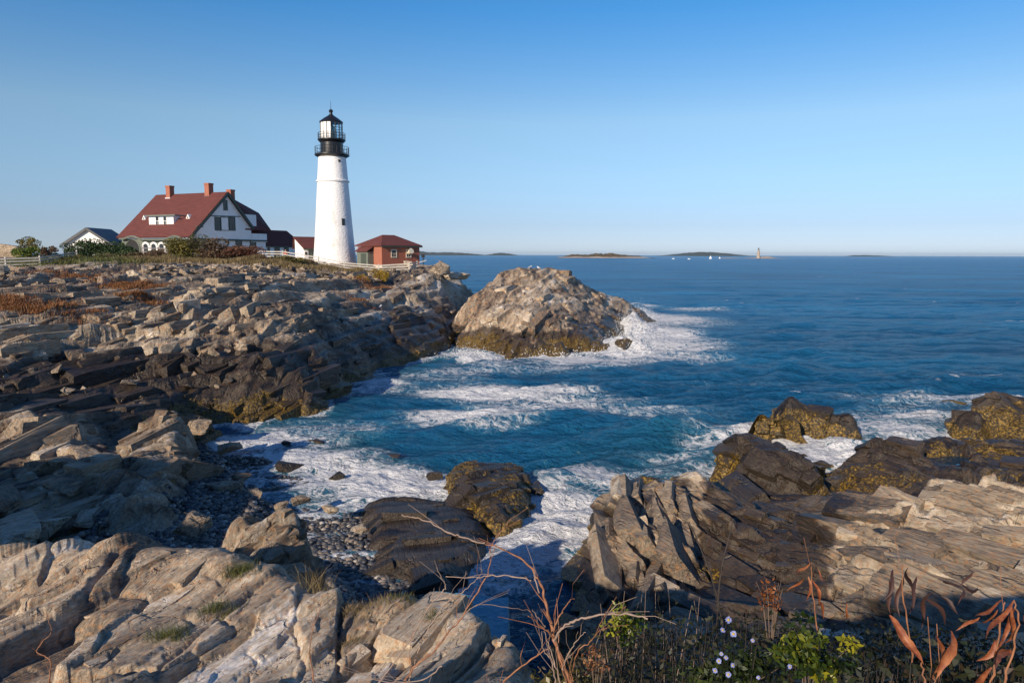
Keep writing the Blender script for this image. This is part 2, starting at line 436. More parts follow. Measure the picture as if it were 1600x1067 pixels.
for i, p in enumerate(rim):
    n = Vector((0.25 + 0.08 * i, 1.0, 0)).normalized()
    lpts.append((p.x + n.x * .5, p.y + n.y * .5, p.z - 1.1)); lpts.append((p.x + n.x * 1.5, p.y + n.y * 1.5, p.z - 3.6)); lpts.append((p.x + n.x * 4, p.y + n.y * 4, p.z - 5.5))
for x, y, z in [(-6, 3, 6.3), (-3, 3, 6.6), (0, 3.5, 6.8), (1.2, 5, 5.5), (2.2, 5, 3.5), (1.4, 7, 3), (3, 7, 0), (-10, 4, 6)]:
    lpts.append((x, y, z))
ledge_s = Surf(lpts, eps=0.3)

# island rock off the point
isl = {
 738: [(468, 86), (500, 78)], 755: [(448, 92), (480, 83), (512, 76)], 785: [(428, 97), (445, 90), (475, 82), (512, 75)], 808: [(420, 99), (440, 91)],
 835: [(418, 100), (440, 91), (470, 82), (505, 75), (530, 71)], 862: [(419, 100)], 875: [(424, 99), (445, 91), (475, 83), (510, 76), (535, 71)],
 905: [(440, 101), (470, 92), (500, 82), (530, 74)], 940: [(458, 106), (485, 96), (510, 85), (535, 76)], 970: [(470, 112), (495, 102), (515, 90)],
}
ipts = cols(isl)
for u, v in [(725, 530), (735, 545), (790, 556), (850, 548), (900, 552), (950, 550), (985, 520), (993, 497)]:
    p = PZ(u, v, 0); ipts.append((p.x, p.y, 0.1)); 
    c = Vector((3, 90)); n = (Vector((p.x, p.y)) - c).normalized()
    ipts.append((p.x + n.x * 1.5, p.y + n.y * 1.5, -1.4)); ipts.append((p.x + n.x * 6, p.y + n.y * 6, -3))
for x, y, z in [(-8.5, 95, -1.5), (-8.5, 84, -1.5), (-7.5, 104, -1.5), (-4, 112, -1.5), (4, 116, -1.5), (12, 122, -1.5), (18, 124, -1.5), (22, 116, -1.5), (-12, 90, -3), (0, 130, -3), (25, 130, -3), (28, 105, -3), (2, 108, 3)]:
    ipts.append((x, y, z))
isl_s = Surf(ipts, eps=1.0)

PATCHES = []   # (surface, x0, x1, y0, y1) of everything that stands in the water, for the foam
def attrs_for(z, x, y, tone, base, wetlev=1.5, weedlev=1.3, weedamt=1.0):
    n = fbm(x / 2.5, y / 2.5, 3, 77)
    wet = 1 - ss(wetlev - 0.9, wetlev + 1.1, z + 1.2 * n)  # wetness; the terrain level also brings painted shade into it
    weed = (1 - ss(weedlev - 0.7, weedlev + 0.5, z + 1.4 * n)) * weedamt
    return {'tone': tone, 'wet': wet, 'weed': weed}

HF = {}
def hz(name, x, y):
    # height of a finished rock surface at any places
    U, D, z = HF[name]; x = np.atleast_1d(x); y = np.atleast_1d(y)
    i = np.clip(np.searchsorted(U, x / y), 0, len(U) - 1); j = np.clip(np.searchsorted(D, y), 0, len(D) - 1)
    return z[j, i]
def proto_blocks():
    out = []
    for k in range(14):
        r = np.random.RandomState(3000 + k)
        q = []
        for sx in (-1, 1):
            for sy in (-1, 1):
                for sz in (-1, 1):
                    c_ = np.array([sx, sy, sz]) * (1 - r.uniform(0, .30, 3))
                    if r.uniform() < .4:      # a broken corner: three points instead of one
                        for ax in range(3):
                            d_ = c_.copy(); d_[ax] *= r.uniform(.35, .8); q.append(d_)
                    else: q.append(c_)
        bm = bmesh.new()
        for p in q: bm.verts.new(p)
        bmesh.ops.convex_hull(bm, input=bm.verts); bmesh.ops.delete(bm, geom=[v for v in bm.verts if not v.link_faces], context='VERTS')
        bmesh.ops.triangulate(bm, faces=bm.faces); bm.verts.index_update()
        out.append((np.array([v.co[:] for v in bm.verts]), np.array([[v.index for v in f.verts] for f in bm.faces]))); bm.free()
    return out
PB = proto_blocks()
def blocks(par, hf, n, urange, theta, dip, smin, smax, asp, mat, seed, okf, wetlev=1.5, weedlev=1.2, weedamt=.8, p=(-.3, .3), drange=None, djit=.16, name='broken_slabs', surf=None):
    """angular slabs lying along the layers and half buried in a finished rock surface"""
    U, D, zz = HF[hf]; r = np.random.RandomState(seed)
    u0, u1 = urange if urange else (U[0], U[-1]); d0, d1 = drange if drange else (D[0], D[-1])
    uu = r.uniform(u0, u1, n); dd = np.exp(r.uniform(math.log(d0), math.log(d1), n)); X = uu * dd; Y = dd
    Zs = hz(hf, X, Y); ok = okf(X, Y, Zs); X, Y, Zs = X[ok], Y[ok], Zs[ok]; n = len(X)
    S = smin * (smax / smin) ** (r.uniform(0, 1, n) ** 2.0)
    e = S * .8; gx = (hz(hf, X + e, Y) - hz(hf, X - e, Y)) / (2 * e); gy = (hz(hf, X, Y + e) - hz(hf, X, Y - e)) / (2 * e)
    gx = np.clip(gx, -.8, .8) * .55; gy = np.clip(gy, -.8, .8) * .55
    Vs, Fs, T = [], [], []; nb = 0
    K = r.randint(0, len(PB), n)
    for k in range(len(PB)):
        m = np.where(K == k)[0]; V, F = PB[k]; q = len(m)
        if not q: continue
        th = theta + r.normal(0, .14, q); dp = dip + r.normal(0, djit, q)
        eu = np.stack([np.sin(th), np.cos(th), 0 * th], 1); et = np.stack([np.cos(th), -np.sin(th), 0 * th], 1)
        N = np.stack([-gx[m], -gy[m], np.ones(q)], 1); N /= np.linalg.norm(N, axis=1)[:, None]
        eu = eu - N * (eu * N).sum(1)[:, None]; eu /= np.linalg.norm(eu, axis=1)[:, None]; et = np.cross(eu, N)
        e2 = et * np.cos(dp)[:, None] + N * np.sin(dp)[:, None]; e3 = np.cross(e2, eu) * 1.0
        e3 = np.where((e3[:, 2] < 0)[:, None], -e3, e3)
        s = S[m][:, None]; L, W, Hh = s * asp[0] * r.uniform(.7, 1.4, (q, 1)), s * asp[1] * r.uniform(.7, 1.3, (q, 1)), s * asp[2] * r.uniform(.7, 1.3, (q, 1))
        C = np.stack([X[m], Y[m], Zs[m]], 1) + N * (Hh * (r.uniform(p[0], p[1], (q, 1)) - .55))
        P3 = C[:, None] + eu[:, None] * (V[None, :, 0:1] * L[:, None] / 2 * 1.0) + e2[:, None] * (V[None, :, 1:2] * W[:, None] / 2) + e3[:, None] * (V[None, :, 2:3] * Hh[:, None])
        Vs.append(P3.reshape(-1, 3)); Fs.append((F[None] + (np.arange(q) * len(V))[:, None, None] + nb).reshape(-1, 3)); T.append(np.repeat(r.normal(0, .26, q), len(V))); nb += q * len(V)
    V = np.concatenate(Vs); F = np.concatenate(Fs); T = np.concatenate(T)
    x, y, z = V[:, 0], V[:, 1], V[:, 2]
    wl = wetlev(x, y, z) if callable(wetlev) else wetlev; wa = weedamt(x, y, z) if callable(weedamt) else weedamt
    a = attrs_for(z, x, y, T, z, wl, weedlev, wa)
    o = link(name, npmesh(name, V, F, a, False), mat, par)
    if par is not None: o['kind'] = 'stuff'
    return o
def patch(name, surf, U, D, theta, amp, big, mat, seed, keepf, ampf=None, wetlev=1.5, weedlev=1.2, weedamt=0.8, jitter=0.25, octs=5, sheet=1.0, post=None, terr=None):
    x, y = grid_xy(U, D)
    base = surf(x, y).astype(np.float32)
    dz, tone = strata(x, y, theta, amp, big, seed, octs, sheet)
    if ampf is not None: dz = dz * ampf(x, y, base)
    z = base + dz
    if terr:
        q = (base + .55 * fbm(x / 9, y / 9, 3, seed + 300) + .25 * dz) / terr; fq = q - np.floor(q)
        tz = (np.floor(q) + ss(.62, .98, fq)) * terr
        z = z + blur((tz - q * terr).astype(np.float32)) * .85 * ss(7.6, 6.6, base)
    if post: z = post(x, y, z)
    HF[name] = (U, D, z)
    a = attrs_for(z, x, y, tone, base, wetlev(x, y, base) if callable(wetlev) else wetlev, weedlev, weedamt(x, y, base) if callable(weedamt) else weedamt)
    # push sideways as well, so that steep faces break up
    jx = jitter * big * fbm(x / (1.1 * big) + z * 0.8, y / (1.1 * big) + z, 3, seed + 200)
    jy = jitter * big * fbm(x / (1.1 * big) - z + 9, y / (1.1 * big) + z * .7, 3, seed + 210)
    V = np.stack([x + jx, y + jy, z], -1).reshape(-1, 3)
    keep = keepf(x, y, z, base)
    F = grid_faces(len(U), len(D), keep)
    V, F, a = compact(V, F, a)
    return link(name, npmesh(name, V, F, a, smooth=True), mat)

m_rock = rock_mat('headland_rock', TH, 1.2, 1.0, 0.4, 0.03)
m_crop = rock_mat('outcrop_rock', R(-28), 1.1, 0.55, 0.5, 0.05)
m_ledge = rock_mat('ledge_rock', R(28), 1.35, 0.30, 0.6, -0.02)
m_isl = rock_mat('island_rock', R(10), 1.3, 1.2, 0.7)

def beachness(x, y, base):
    # calm, low, sheltered ground between the ledge and the bay
    return ss(1.7, 1.1, base) * ss(36.5, 34.5, y) * ss(3, 1, x)
def land_amp(x, y, b):
    a = 1 - 0.96 * beachness(x, y, b)
    a = a * (0.35 + 0.65 * ss(112, 96, y)) 
    a = a * (1 - .3 * ss(4.8, 3.6, b) * ss(-26, -20, x) * ss(38, 42, y) * ss(80, 70, y))
    a = a * np.where(y < 10, 0.25, 1.0)
    return a
wet_shade_land = lambda x, y, b: 1.3 + 2.7 * ss(-25, -17, x) * ss(95, 70, y) * ss(38, 42, y) + 2.6 * ss(-12, -18, x) * ss(47, 43, y) * ss(31, 34, y)  # wet ledges by the bay; last term paints shade on the left-mid rock
Ug = np.linspace(-1.0, 0.10, 1150)
Dg = np.exp(np.linspace(math.log(9.0), math.log(175.0), 1000))
near = lambda x, y, z, b: (z > -1.2)
land_o = patch('terrain', land_s, Ug, Dg, TH, 0.72, 1.6, m_rock, 3, near, land_amp, terr=.85, sheet=.7, weedlev=1.5, wetlev=wet_shade_land, weedamt=lambda x, y, b: 0.8 * (1 - beachness(x, y, b)))
tag(land_o, kind='structure')
POOLS = []
for u, v, D, rx, ry in [(1383, 833, 20.3, .55, .30), (1527, 762, 26.2, 1.1, .55), (1562, 754, 26.8, .8, .4), (1488, 710, 31, .9, .5), (1024, 887, 18.3, .22, .30), (1597, 840, 19.0, .45, .5), (1440, 812, 21.5, .35, .25)]:
    p = P(u, v, D); POOLS.append((p.x, p.y, float(crop_s(p.x, p.y)) - .12, rx, ry))
wet_crop = lambda x, y, b: 1.4 + 1.7 * ss(.27, .31, x / y) * ss(.50, .44, x / y) * ss(13, 16, y) + 1.2 * ss(24.5, 27, y) * ss(.3, .4, x / y)
def carve(x, y, z):
    for px, py, pz, rx, ry in POOLS:
        c, s_ = math.cos(R(25)), math.sin(R(25)); dx = (x - px) * c + (y - py) * s_; dy = -(x - px) * s_ + (y - py) * c
        r = np.sqrt((dx / rx) ** 2 + (dy / ry) ** 2) + .5 * fbm(x / .3, y / .3, 3, 5)
        w = ss(1.5, .9, r); z = z * (1 - w) + w * np.minimum(z, pz - .10 + .35 * np.maximum(r - .9, 0))
    return z
crop_o = patch('rock_outcrop', crop_s, np.linspace(0.04, 1.0, 900), np.exp(np.linspace(math.log(7.0), math.log(36), 620)), R(-28), 0.62, 0.60, m_crop, 23, near,
   lambda x, y, b: np.where(b > 3.5, .6, 1.0), post=carve, octs=4, sheet=1.0, wetlev=wet_crop)
tag(crop_o, 'broad tan layered rock outcrop with dark wet seaweed flats at the right shore', 'rock')
ledge_o = patch('rock_ledge', ledge_s, np.linspace(-1.05, 0.30, 1200), np.exp(np.linspace(math.log(3.6), math.log(13.5), 480)), R(28), 0.27, 0.60, m_ledge, 43,
   lambda x, y, z, b: z > 1.0, wetlev=-5, weedlev=-5, octs=3, sheet=.55, jitter=.12)
tag(ledge_o, 'wide pale tan rock ledge with slanting grain along the bottom left', 'rock')
isl_o = patch('island_rock', isl_s, np.linspace(-0.14, 0.24, 420), np.exp(np.linspace(math.log(62), math.log(132), 520)), R(20), 0.5, 0.9, m_isl, 63, near, wetlev=2.0, weedlev=1.7, octs=4, post=lambda x, y, z: np.where(z > 7.9, 7.9 + (z - 7.9) * .45, z))
tag(isl_o, 'high domed pale rock islet ringed by dark wet rock and surf off the point', 'rock')
tag(blocks(None, 'terrain', 2100, (-.80, .02), TH, R(14), .45, 2.2, (2.2, .8, .38), m_rock, 801, lambda x, y, z: (z > .1) & (beachness(x, y, land_s(x, y)) < .15) & (y < 103) & ~((x / y < -.52) & (y > 66)), wet_shade_land, 1.5, .9, p=(-.75, .05), drange=(22, 104), name='terrain'), kind='structure')
blocks(crop_o, 'rock_outcrop', 1500, (.05, .90), R(-28), R(20), .25, 1.3, (2.0, .8, .5), m_crop, 802, lambda x, y, z: np.min([np.hypot(x - q[0], y - q[1]) - 1.5 * q[3] for q in POOLS], axis=0) > .3, wet_crop, 1.2, .8, p=(-.6, .12), drange=(8, 35))
o_ = blocks(crop_o, 'rock_outcrop', 80, (.115, .27), R(6), R(32), .5, 1.5, (2.3, .55, .75), m_crop, 812, lambda x, y, z: z > .6, wet_crop, 1.0, .6, p=(-.35, .25), drange=(17.5, 24.5))
blocks(ledge_o, 'rock_ledge', 150, (-1.0, .08), R(28), R(9), .10, .62, (2.1, .85, .30), m_ledge, 803, lambda x, y, z: z > 3.2, -5, -5, 0, p=(-.6, .0), drange=(4.2, 11.5), djit=.10)
blocks(isl_o, 'island_rock', 220, (-.12, .2), R(20), R(16), .6, 2.3, (1.5, .9, .5), m_isl, 804, lambda x, y, z: z > .3, 2.0, 1.7, .8, p=(-.6, .05), drange=(66, 122))
# coarse ground behind and beside the camera
x, y = np.meshgrid(np.linspace(-60, 60, 160), np.linspace(-60, 11, 120))
z = land_s(x, y) + 0.3 * fbm(x / 3, y / 3, 4, 9)
V = np.stack([x, y, z], -1).reshape(-1, 3)
a = {'tone': 0 * x, 'wet': 0 * x, 'weed': 0 * x}
V, F, a = compact(V, grid_faces(160, 120, (y < 11) & (z > -1)), a)
tag(link('bank', npmesh('bank', V, F, a), m_rock), kind='structure')

# ---------------------------------------------------------------- separate rocks: visible surface by columns, and a rim where each meets water or ground
def rock_piece(name, cl, rim, z0, theta, amp, big, mat, seed, label, group=None, n=(220, 220), wetlev=1.6, weedlev=1.2, weedamt=1.0, drop=1.2, foam=True, jitter=0.25, eps=.7, cap=None, sheet=1.0, octs=5, blk=None):
    pts = cols(cl)
    rp = []
    for r in rim:
        if len(r) == 2: rp.append(PZ(r[0], r[1], z0))
        else:
            q = P(r[0], 600, r[2]); q.z = z0; rp.append(q)
    cx = sum(p.x for p in rp) / len(rp); cy = sum(p.y for p in rp) / len(rp)
    x0, x1 = min(p.x for p in rp) - .6, max(p.x for p in rp) + .6
    y0, y1 = min(p.y for p in rp) - .6, max(p.y for p in rp) + .6
    # close the ring with points between the given ones
    rp.sort(key=lambda p: math.atan2(p.y - cy, p.x - cx))
    ring = []
    for i, p in enumerate(rp):
        q = rp[(i + 1) % len(rp)]
        ring.append(p)
        if (p - q).length > 2.0: ring.append((p + q) / 2)
    for p in ring:
        d = Vector((p.x - cx, p.y - cy, 0)).normalized()
        pts.append((p.x, p.y, z0)); pts.append((p.x + d.x * .5, p.y + d.y * .5, z0 - drop)); pts.append((p.x + d.x * 3, p.y + d.y * 3, z0 - drop - 1.5))
    s_ = Surf(pts, eps=eps)
    if foam: PATCHES.append((s_, x0 - 2, x1 + 2, y0 - 2, y1 + 2))
    U = np.linspace(min(x0 / y0, x0 / y1), max(x1 / y0, x1 / y1), n[0]); D = np.linspace(y0, y1, n[1])
    o = patch(name, s_, U, D, theta, amp, big, mat, seed, lambda x, y, z, b: z > z0 - drop, None, wetlev, weedlev, weedamt, jitter, octs=octs, sheet=sheet, post=(lambda x, y, z: np.where(z > cap, cap + (z - cap) * .25, z)) if cap else None)
    tag(o, label, 'rock', group)
    if blk: blocks(o, name, blk[0], blk[1], theta, R(blk[2]), blk[3], blk[4], (1.6, .8, .45), mat, seed + 500, lambda x, y, z: z > z0 + .1, wetlev, weedlev, weedamt, p=(-.6, .1))
    return o
m_wet = rock_mat('tide_rock', R(-12), 0.75, 0.5, 0.4)
rock_piece('seaweed_rock', {700: [(745, 28.9), (775, 27.3)], 730: [(727, 29.9), (760, 28), (795, 26.4)], 760: [(722, 30.1), (750, 28.2), (790, 25.9), (815, 24.8)], 800: [(722, 30.2), (750, 28.3), (780, 26.3), (815, 24.8)]},
    [(693, 755), (700, 790), (740, 830), (790, 836), (825, 805), (832, 765), (700, 0, 30), (740, 0, 31.4), (815, 0, 31.2)], 0.0, R(60), .35, .35, m_wet, 101, 'flat-topped rock hung with brown seaweed standing in the surf below the pebble beach', wetlev=2.5, weedlev=.9, cap=.78, blk=(160, None, 10, .3, 1.0))
rock_piece('wet_slab', {580: [(792, 25.9), (850, 23.0), (885, 21.4)], 640: [(787, 26.2), (830, 23.1), (870, 21.2), (905, 19.9)], 700: [(792, 25.4), (840, 22.6), (880, 20.9), (912, 19.7)], 740: [(812, 24.6), (850, 22.4)]},
    [(570, 787), (566, 830), (582, 868), (580, 900), (640, 922), (710, 925), (757, 870), (762, 835), (742, 802), (690, 786), (620, 780)], 0.12, R(75), .14, .3, m_wet, 111, 'low dark slab of wet rock with rusty streaks beside the pebbles', wetlev=3, weedlev=-.4, drop=.5, eps=.4, cap=.55, blk=(110, None, 4, .3, 1.1))
rock_piece('tilted_rock', {1127: [(712, 30.6), (745, 29.2)], 1140: [(692, 30.9), (730, 29.2), (755, 28.3)], 1152: [(684, 31.3)], 1170: [(682, 30.6), (720, 28.8), (760, 27)], 1210: [(695, 29.8), (740, 27.6), (775, 26)], 1250: [(725, 28.5), (760, 26.8), (785, 25.8)], 1285: [(765, 26.8), (790, 25.6)]},
    [(1122, 735), (1135, 770), (1180, 792), (1240, 806), (1290, 806), (1305, 788), (1285, 750), (1250, 712), (1165, 0, 32.2), (1132, 0, 31.6), (1205, 0, 31.6)], 0.0, R(-28), .30, .5, m_wet, 121, 'tilted dark slab with a golden seaweed face at the edge of the right inlet', wetlev=2.6, weedlev=1.2, drop=.8, n=(300, 300), blk=(200, None, 18, .35, 1.5))
rock_piece('sea_rock', {1180: [(653, 37), (668, 36.3)], 1240: [(645, 38), (658, 36.9), (678, 36)], 1290: [(658, 37.6), (675, 36.2)], 1320: [(666, 37.1)]},
    [(1170, 668), (1190, 680), (1250, 688), (1300, 692), (1330, 686), (1338, 674), (1180, 0, 38.6), (1260, 0, 39.8), (1310, 0, 38.6)], 0.0, R(-50), .12, .4, m_wet, 131, 'long low rock with yellow seaweed crest alone in the foam, above the right inlet', wetlev=2.6, weedlev=1.7, blk=(110, None, 12, .25, .75))
rock_piece('sea_rock', {1515: [(622, 40), (650, 38.9)], 1540: [(617, 40), (645, 38.5), (665, 37.6)], 1580: [(632, 39.5), (660, 38), (680, 37)], 1620: [(650, 38.5), (680, 36.8)], 1680: [(655, 38), (685, 36.6)]},
    [(1502, 650), (1515, 673), (1560, 690), (1620, 700), (1700, 705), (1515, 0, 41.2), (1600, 0, 42), (1700, 0, 41)], 0.0, R(-40), .3, .45, m_wet, 141, 'steep dark rock with an ochre seaweed cap cut by the right edge of the picture', wetlev=2.6, weedlev=1.6, blk=(150, None, 12, .4, 1.4))
m_brown = rock_mat('brown_rock', R(40), 0.85, 0.45, 0.9)
rock_piece('spur_rock', {345: [(845, 14), (885, 13.2)], 390: [(815, 14.2), (860, 13.4), (900, 12.8)], 430: [(815, 14.2), (870, 13.3), (925, 12.4)], 475: [(820, 14.2), (850, 13.8), (900, 13.1)]},
    [(318, 0, 13.2), (325, 0, 14.3), (390, 0, 15.3), (440, 0, 15.3), (489, 0, 14.8), (503, 0, 13.4), (497, 0, 11.9), (440, 0, 11.3), (360, 0, 11.9)], 2.2, R(38), .35, .3, m_brown, 151, 'jagged brown fin of rock rising behind the pale ledge with a grey-topped corner', wetlev=-5, weedlev=-5, drop=2.2, foam=False, n=(320, 260), blk=(260, None, 16, .15, .75))
rock_piece('beach_rock', {200: [(692, 29.4), (730, 27.2)], 240: [(671, 30.4), (715, 28)], 285: [(658, 31.2), (690, 29.7)], 175: [(722, 27.8)]},
    [(150, 0, 27.5), (165, 0, 30), (230, 0, 32.3), (290, 0, 32.3), (303, 0, 30.8), (298, 0, 28.4), (260, 0, 26.6), (190, 0, 25.9)], 1.0, R(35), .5, .5, m_brown, 161, 'brown crag with an overhanging dark right side at the back of the beach', wetlev=0.2, weedlev=.2, drop=1.3, foam=False, blk=(160, None, 14, .4, 1.6))
rock_piece('beach_rock', {140: [(800, 22.9), (770, 24.2)], 200: [(745, 25.4), (790, 23.4)], 240: [(755, 25.0), (785, 23.9)]},
    [(122, 0, 22.8), (140, 0, 25), (200, 0, 26.2), (252, 0, 25.6), (258, 0, 23.6), (215, 0, 22.4), (160, 0, 22.2)], 1.1, R(30), .28, .5, m_wet, 171, 'smooth slab leaning like a roof with a crack down its face above the shaded pebbles', wetlev=-1, weedlev=-3, drop=1.2, foam=False, blk=(30, None, 6, .3, .8))
rock_piece('beach_rock', {-40: [(665, 31), (720, 28)], 0: [(672, 30.4), (705, 28.4)], 60: [(657, 31), (695, 29), (730, 27.3)], 105: [(664, 30.6), (700, 28.8)]},
    [(-80, 0, 27), (-80, 0, 32.5), (0, 0, 32.5), (80, 0, 32.6), (128, 0, 31), (128, 0, 28.6), (90, 0, 26.3), (0, 0, 26)], 1.4, R(30), .45, .6, m_brown, 181, 'rounded brown rock hump at the left edge above the shaded beach', wetlev=-1, weedlev=-3, drop=1.0, foam=False, blk=(120, None, 10, .4, 1.6))
# ================================================================= the sea
def all_base(x, y):
    b = np.maximum(land_s(x, y), np.where((x > -1) & (y < 45), crop_s(x, y), -9))
    b = np.maximum(b, np.where((y > 55) & (y < 140) & (x > -14) & (x < 32), isl_s(x, y), -9))
    for s_, x0, x1, y0, y1 in PATCHES:
        m = (x > x0) & (x < x1) & (y > y0) & (y < y1)
        b[m] = np.maximum(b[m], s_(x[m], y[m]))
    return b
vpx = np.concatenate([np.arange(0.25, 60, 0.45), np.arange(60, 560, 0.75)])     # pixels below the horizon, near rows are finer than far ones
Ds = (H / np.tan(vpx / 711.0))[::-1]
Ds = Ds[Ds > 9]
Us = np.linspace(-1.0, 1.0, 1300)
x, y = grid_xy(Us, Ds)
def wave(x, y):
    gy = np.gradient(y, axis=0)
    z = np.zeros_like(x); 
    wx = x + 2.5 * fbm(x / 14, y / 14, 2, 301); wy = y + 2.5 * fbm(x / 14 + 5, y / 14, 2, 302)
    rng = np.random.RandomState(4)
    for lam, amp, n in ((19, .13, 3), (8.5, .15, 4), (4.2, .125, 6), (2.1, .070, 6), (1.05, .030, 5)):
        att = np.clip(1.6 - gy / (lam * 0.22), 0, 1)
        for i in range(n):
            th = R(-18 + rng.uniform(-38, 38)); k = 2 * math.pi / (lam * rng.uniform(.75, 1.3))
            ph = k * (wx * math.sin(th) + wy * math.cos(th)) + rng.uniform(0, 6.3)
            z += att * amp / math.sqrt(n) * 1.2 * (1 - np.abs(np.sin(ph / 2)) * 2 + .27)
    # choppy, uneven energy
    z *= 0.65 + 0.9 * (fbm(x / 25, y / 25, 3, 305) + .5)
    return z
base = all_base(x, y)
zw = wave(x, y)
shoal = ss(-3.0, -0.2, base)
# ---- foam
def blob(cx, cy, rx, ry, rot=0):
    c, s_ = math.cos(rot), math.sin(rot)
    dx = (x - cx) * c + (y - cy) * s_; dy = -(x - cx) * s_ + (y - cy) * c
    return np.exp(-((dx / rx) ** 2 + (dy / ry) ** 2))
foam = 0.60 * ss(-1.3, -0.2, base) * ss(70, 45, y) + 0.5 * ss(-1.3, -.2, base) * ss(45, 70, y)
FO = [  # photograph pixel, size across and away in metres, strength
 (420, 690, 4, 3.0, 1.0), (470, 720, 4, 3, 1.2), (540, 745, 4, 3.0, 1.2), (620, 755, 4.5, 2.8, 1.2), (680, 770, 2, 1.2, .9), (500, 670, 5, 3, .6),
 (640, 592, 9, 5, .5), (590, 600, 4, 5, .7), (690, 585, 5, 4, .5), (730, 655, 4.2, 2.6, 1.15), (760, 612, 6, 3, 1.05), (840, 610, 5, 2, .8), (690, 645, 3, 1.6, .6), (790, 610, 7, 2.6, .8), (860, 625, 8, 4.5, .5), (960, 640, 8, 3.5, .45), (800, 575, 9, 4, .5),
 (900, 565, 10, 3.5, .6), (1000, 555, 9, 6, .7), (1010, 520, 7, 13, 1.4), (990, 495, 5, 13, 1.3), (1050, 500, 9, 11, .85), (975, 550, 5, 5, 1.4), (755, 562, 3, 3, 1.2), (830, 556, 4, 2.5, 1.1), (900, 560, 4, 2.5, 1.1), (940, 562, 4, 2.5, 1.0), (1045, 540, 7, 7, .8), (1090, 484, 9, 6, .55), (1060, 535, 7, 7, .5), (1000, 478, 4, 8, .8),
 (870, 750, 2.2, 1.8, .75), (930, 745, 2.5, 1.8, .8), (880, 790, 2.4, 2.2, 1.3), (860, 830, 2.4, 2.0, 1.3), (820, 860, 2, 1.5, .8), (780, 890, 1.6, 1.2, .75), (880, 870, 1.6, 1.6, .6), (1000, 735, 3, 1.5, .5), (1060, 715, 3, 1.5, .45),
 (1230, 690, 5, 2.5, .9), (1290, 715, 3.2, 3, 1.05), (1300, 745, 2.2, 2, 1.0), (1380, 675, 5, 3.0, .8), (1340, 650, 6, 3, .6), (1450, 650, 6, 3.5, .7), (1500, 665, 4, 2.5, .7), (1500, 625, 6, 4, .55), (1580, 640, 3, 5, .9), (1590, 670, 3, 2, .7), (1440, 620, 8, 4, .4), (1130, 735, 1.6, 1.5, .6),
 (1520, 590, 12, 4, .22), (1250, 560, 12, 5, .2), (1150, 600, 8, 4, .25), (760, 500, 3, 9, .5), (745, 530, 2, 4, .6), (730, 555, 3, 4, .8), (1300, 520, 22, 8, .2)]
for u, v, rx, ry, s_ in FO:
    p = PZ(u, v, 0)
    foam = np.maximum(foam, s_ * blob(p.x, p.y, rx, ry) + 0 * foam)
lowf = fbm(x / 5, y / 5, 3, 333)
foam = foam * (1 + 0.55 * lowf)
wc = ss(1.02, 1.2, fbm(x / 7, y / 3.2, 4, 401) + .5 + .9 * zw) * ss(20, 60, y) * ss(900, 200, y)      # scattered white caps
foam = np.clip(foam, 0, 1.5) * (.25 + .75 * ss(18.5, 21.5, y))
_p = PZ(1231, 575, 0); wc = wc * ss(6, 12, np.hypot(x - _p.x, y - _p.y)) * ss(.05, .25, fbm(x / 2.5, y / 1.3, 3, 431))
# surf heaps where the foam is thick
zw = zw * (1 - 0.55 * ss(-1.0, 0.2, base)) + 0.16 * foam * (fbm(x / .8, y / .8, 4, 410) + 0.35) * (y < 150)
for u, v, rx, ry, h_ in [(988, 515, 2.4, 6, 1.7), (975, 545, 2.6, 3, 1.3), (730, 562, 3, 2.0, .5), (820, 552, 5, 1.6, .35), (1590, 637, 3, 2, .5), (880, 800, 1.1, 1.0, .22), (850, 830, 1.3, .9, .22), (1000, 483, 2, 8, .7), (640, 765, 3, .8, .15)]:
    p = PZ(u, v, 0)
    zw = zw + h_ * blob(p.x, p.y, rx, ry) * (1.0 + 1.2 * fbm(x / 1.3, y / 1.3, 4, 420))
V = np.stack([x, y, zw], -1).reshape(-1, 3)
keep = base < 2.2
F = grid_faces(len(Us), len(Ds), keep)
V, F, a = compact(V, F, {'foam': foam, 'caps': wc, 'shoal': shoal})
t = NT('sea_water')
fo = t.attr('foam'); ca = t.attr('caps'); sh = t.attr('shoal')
vv = t.mapv((1, 1, 0.3))
warp = t.n('ShaderNodeTexNoise', i={'Scale': 0.7, 'Detail': 4.0, 'Vector': vv}).outputs['Color']
wv = t.n('ShaderNodeVectorMath', operation='MULTIPLY_ADD'); t.put(wv.inputs[0], warp); wv.inputs[1].default_value = (2.6, 2.6, 0); t.put(wv.inputs[2], vv)
wv = wv.outputs[0]
web1 = t.vor(1.3, wv, 'DISTANCE_TO_EDGE'); web2 = t.vor(3.1, wv, 'DISTANCE_TO_EDGE')
web = t.math('MINIMUM', t.math('MULTIPLY', web1, 1.5), t.math('MULTIPLY', web2, 2.1))
nz = t.noise(2.2, 8, 0.68, wv)
nbig = t.noise(0.35, 5, 0.6, t.mapv((0.6, 1.5, 1)))
val = t.math('ADD', t.math('MULTIPLY', fo, 1.18), t.math('MULTIPLY', t.math('SUBTRACT', nz, 0.5), 1.5))
val = t.math('SUBTRACT', val, t.math('MULTIPLY', web, 1.0))
val = t.math('ADD', val, t.math('MULTIPLY', t.math('SUBTRACT', nbig, 0.5), 0.9))
val = t.math('SUBTRACT', val, t.math('MULTIPLY', t.math('SUBTRACT', 1.0, t.step(fo, 0.02, 0.3)), 1.0))
fm = t.step(val, 0.26, 0.75)
thin = t.step(val, -0.15, 0.5)
capm = t.step(t.math('ADD', t.math('MULTIPLY', ca, 0.5), t.math('MULTIPLY', t.noise(1.5, 6, .7, t.mapv((.35, 1.2, 1))), 1.0)), 0.86, 0.98)
fm = t.math('MAXIMUM', fm, t.math('MULTIPLY', capm, 0.8))
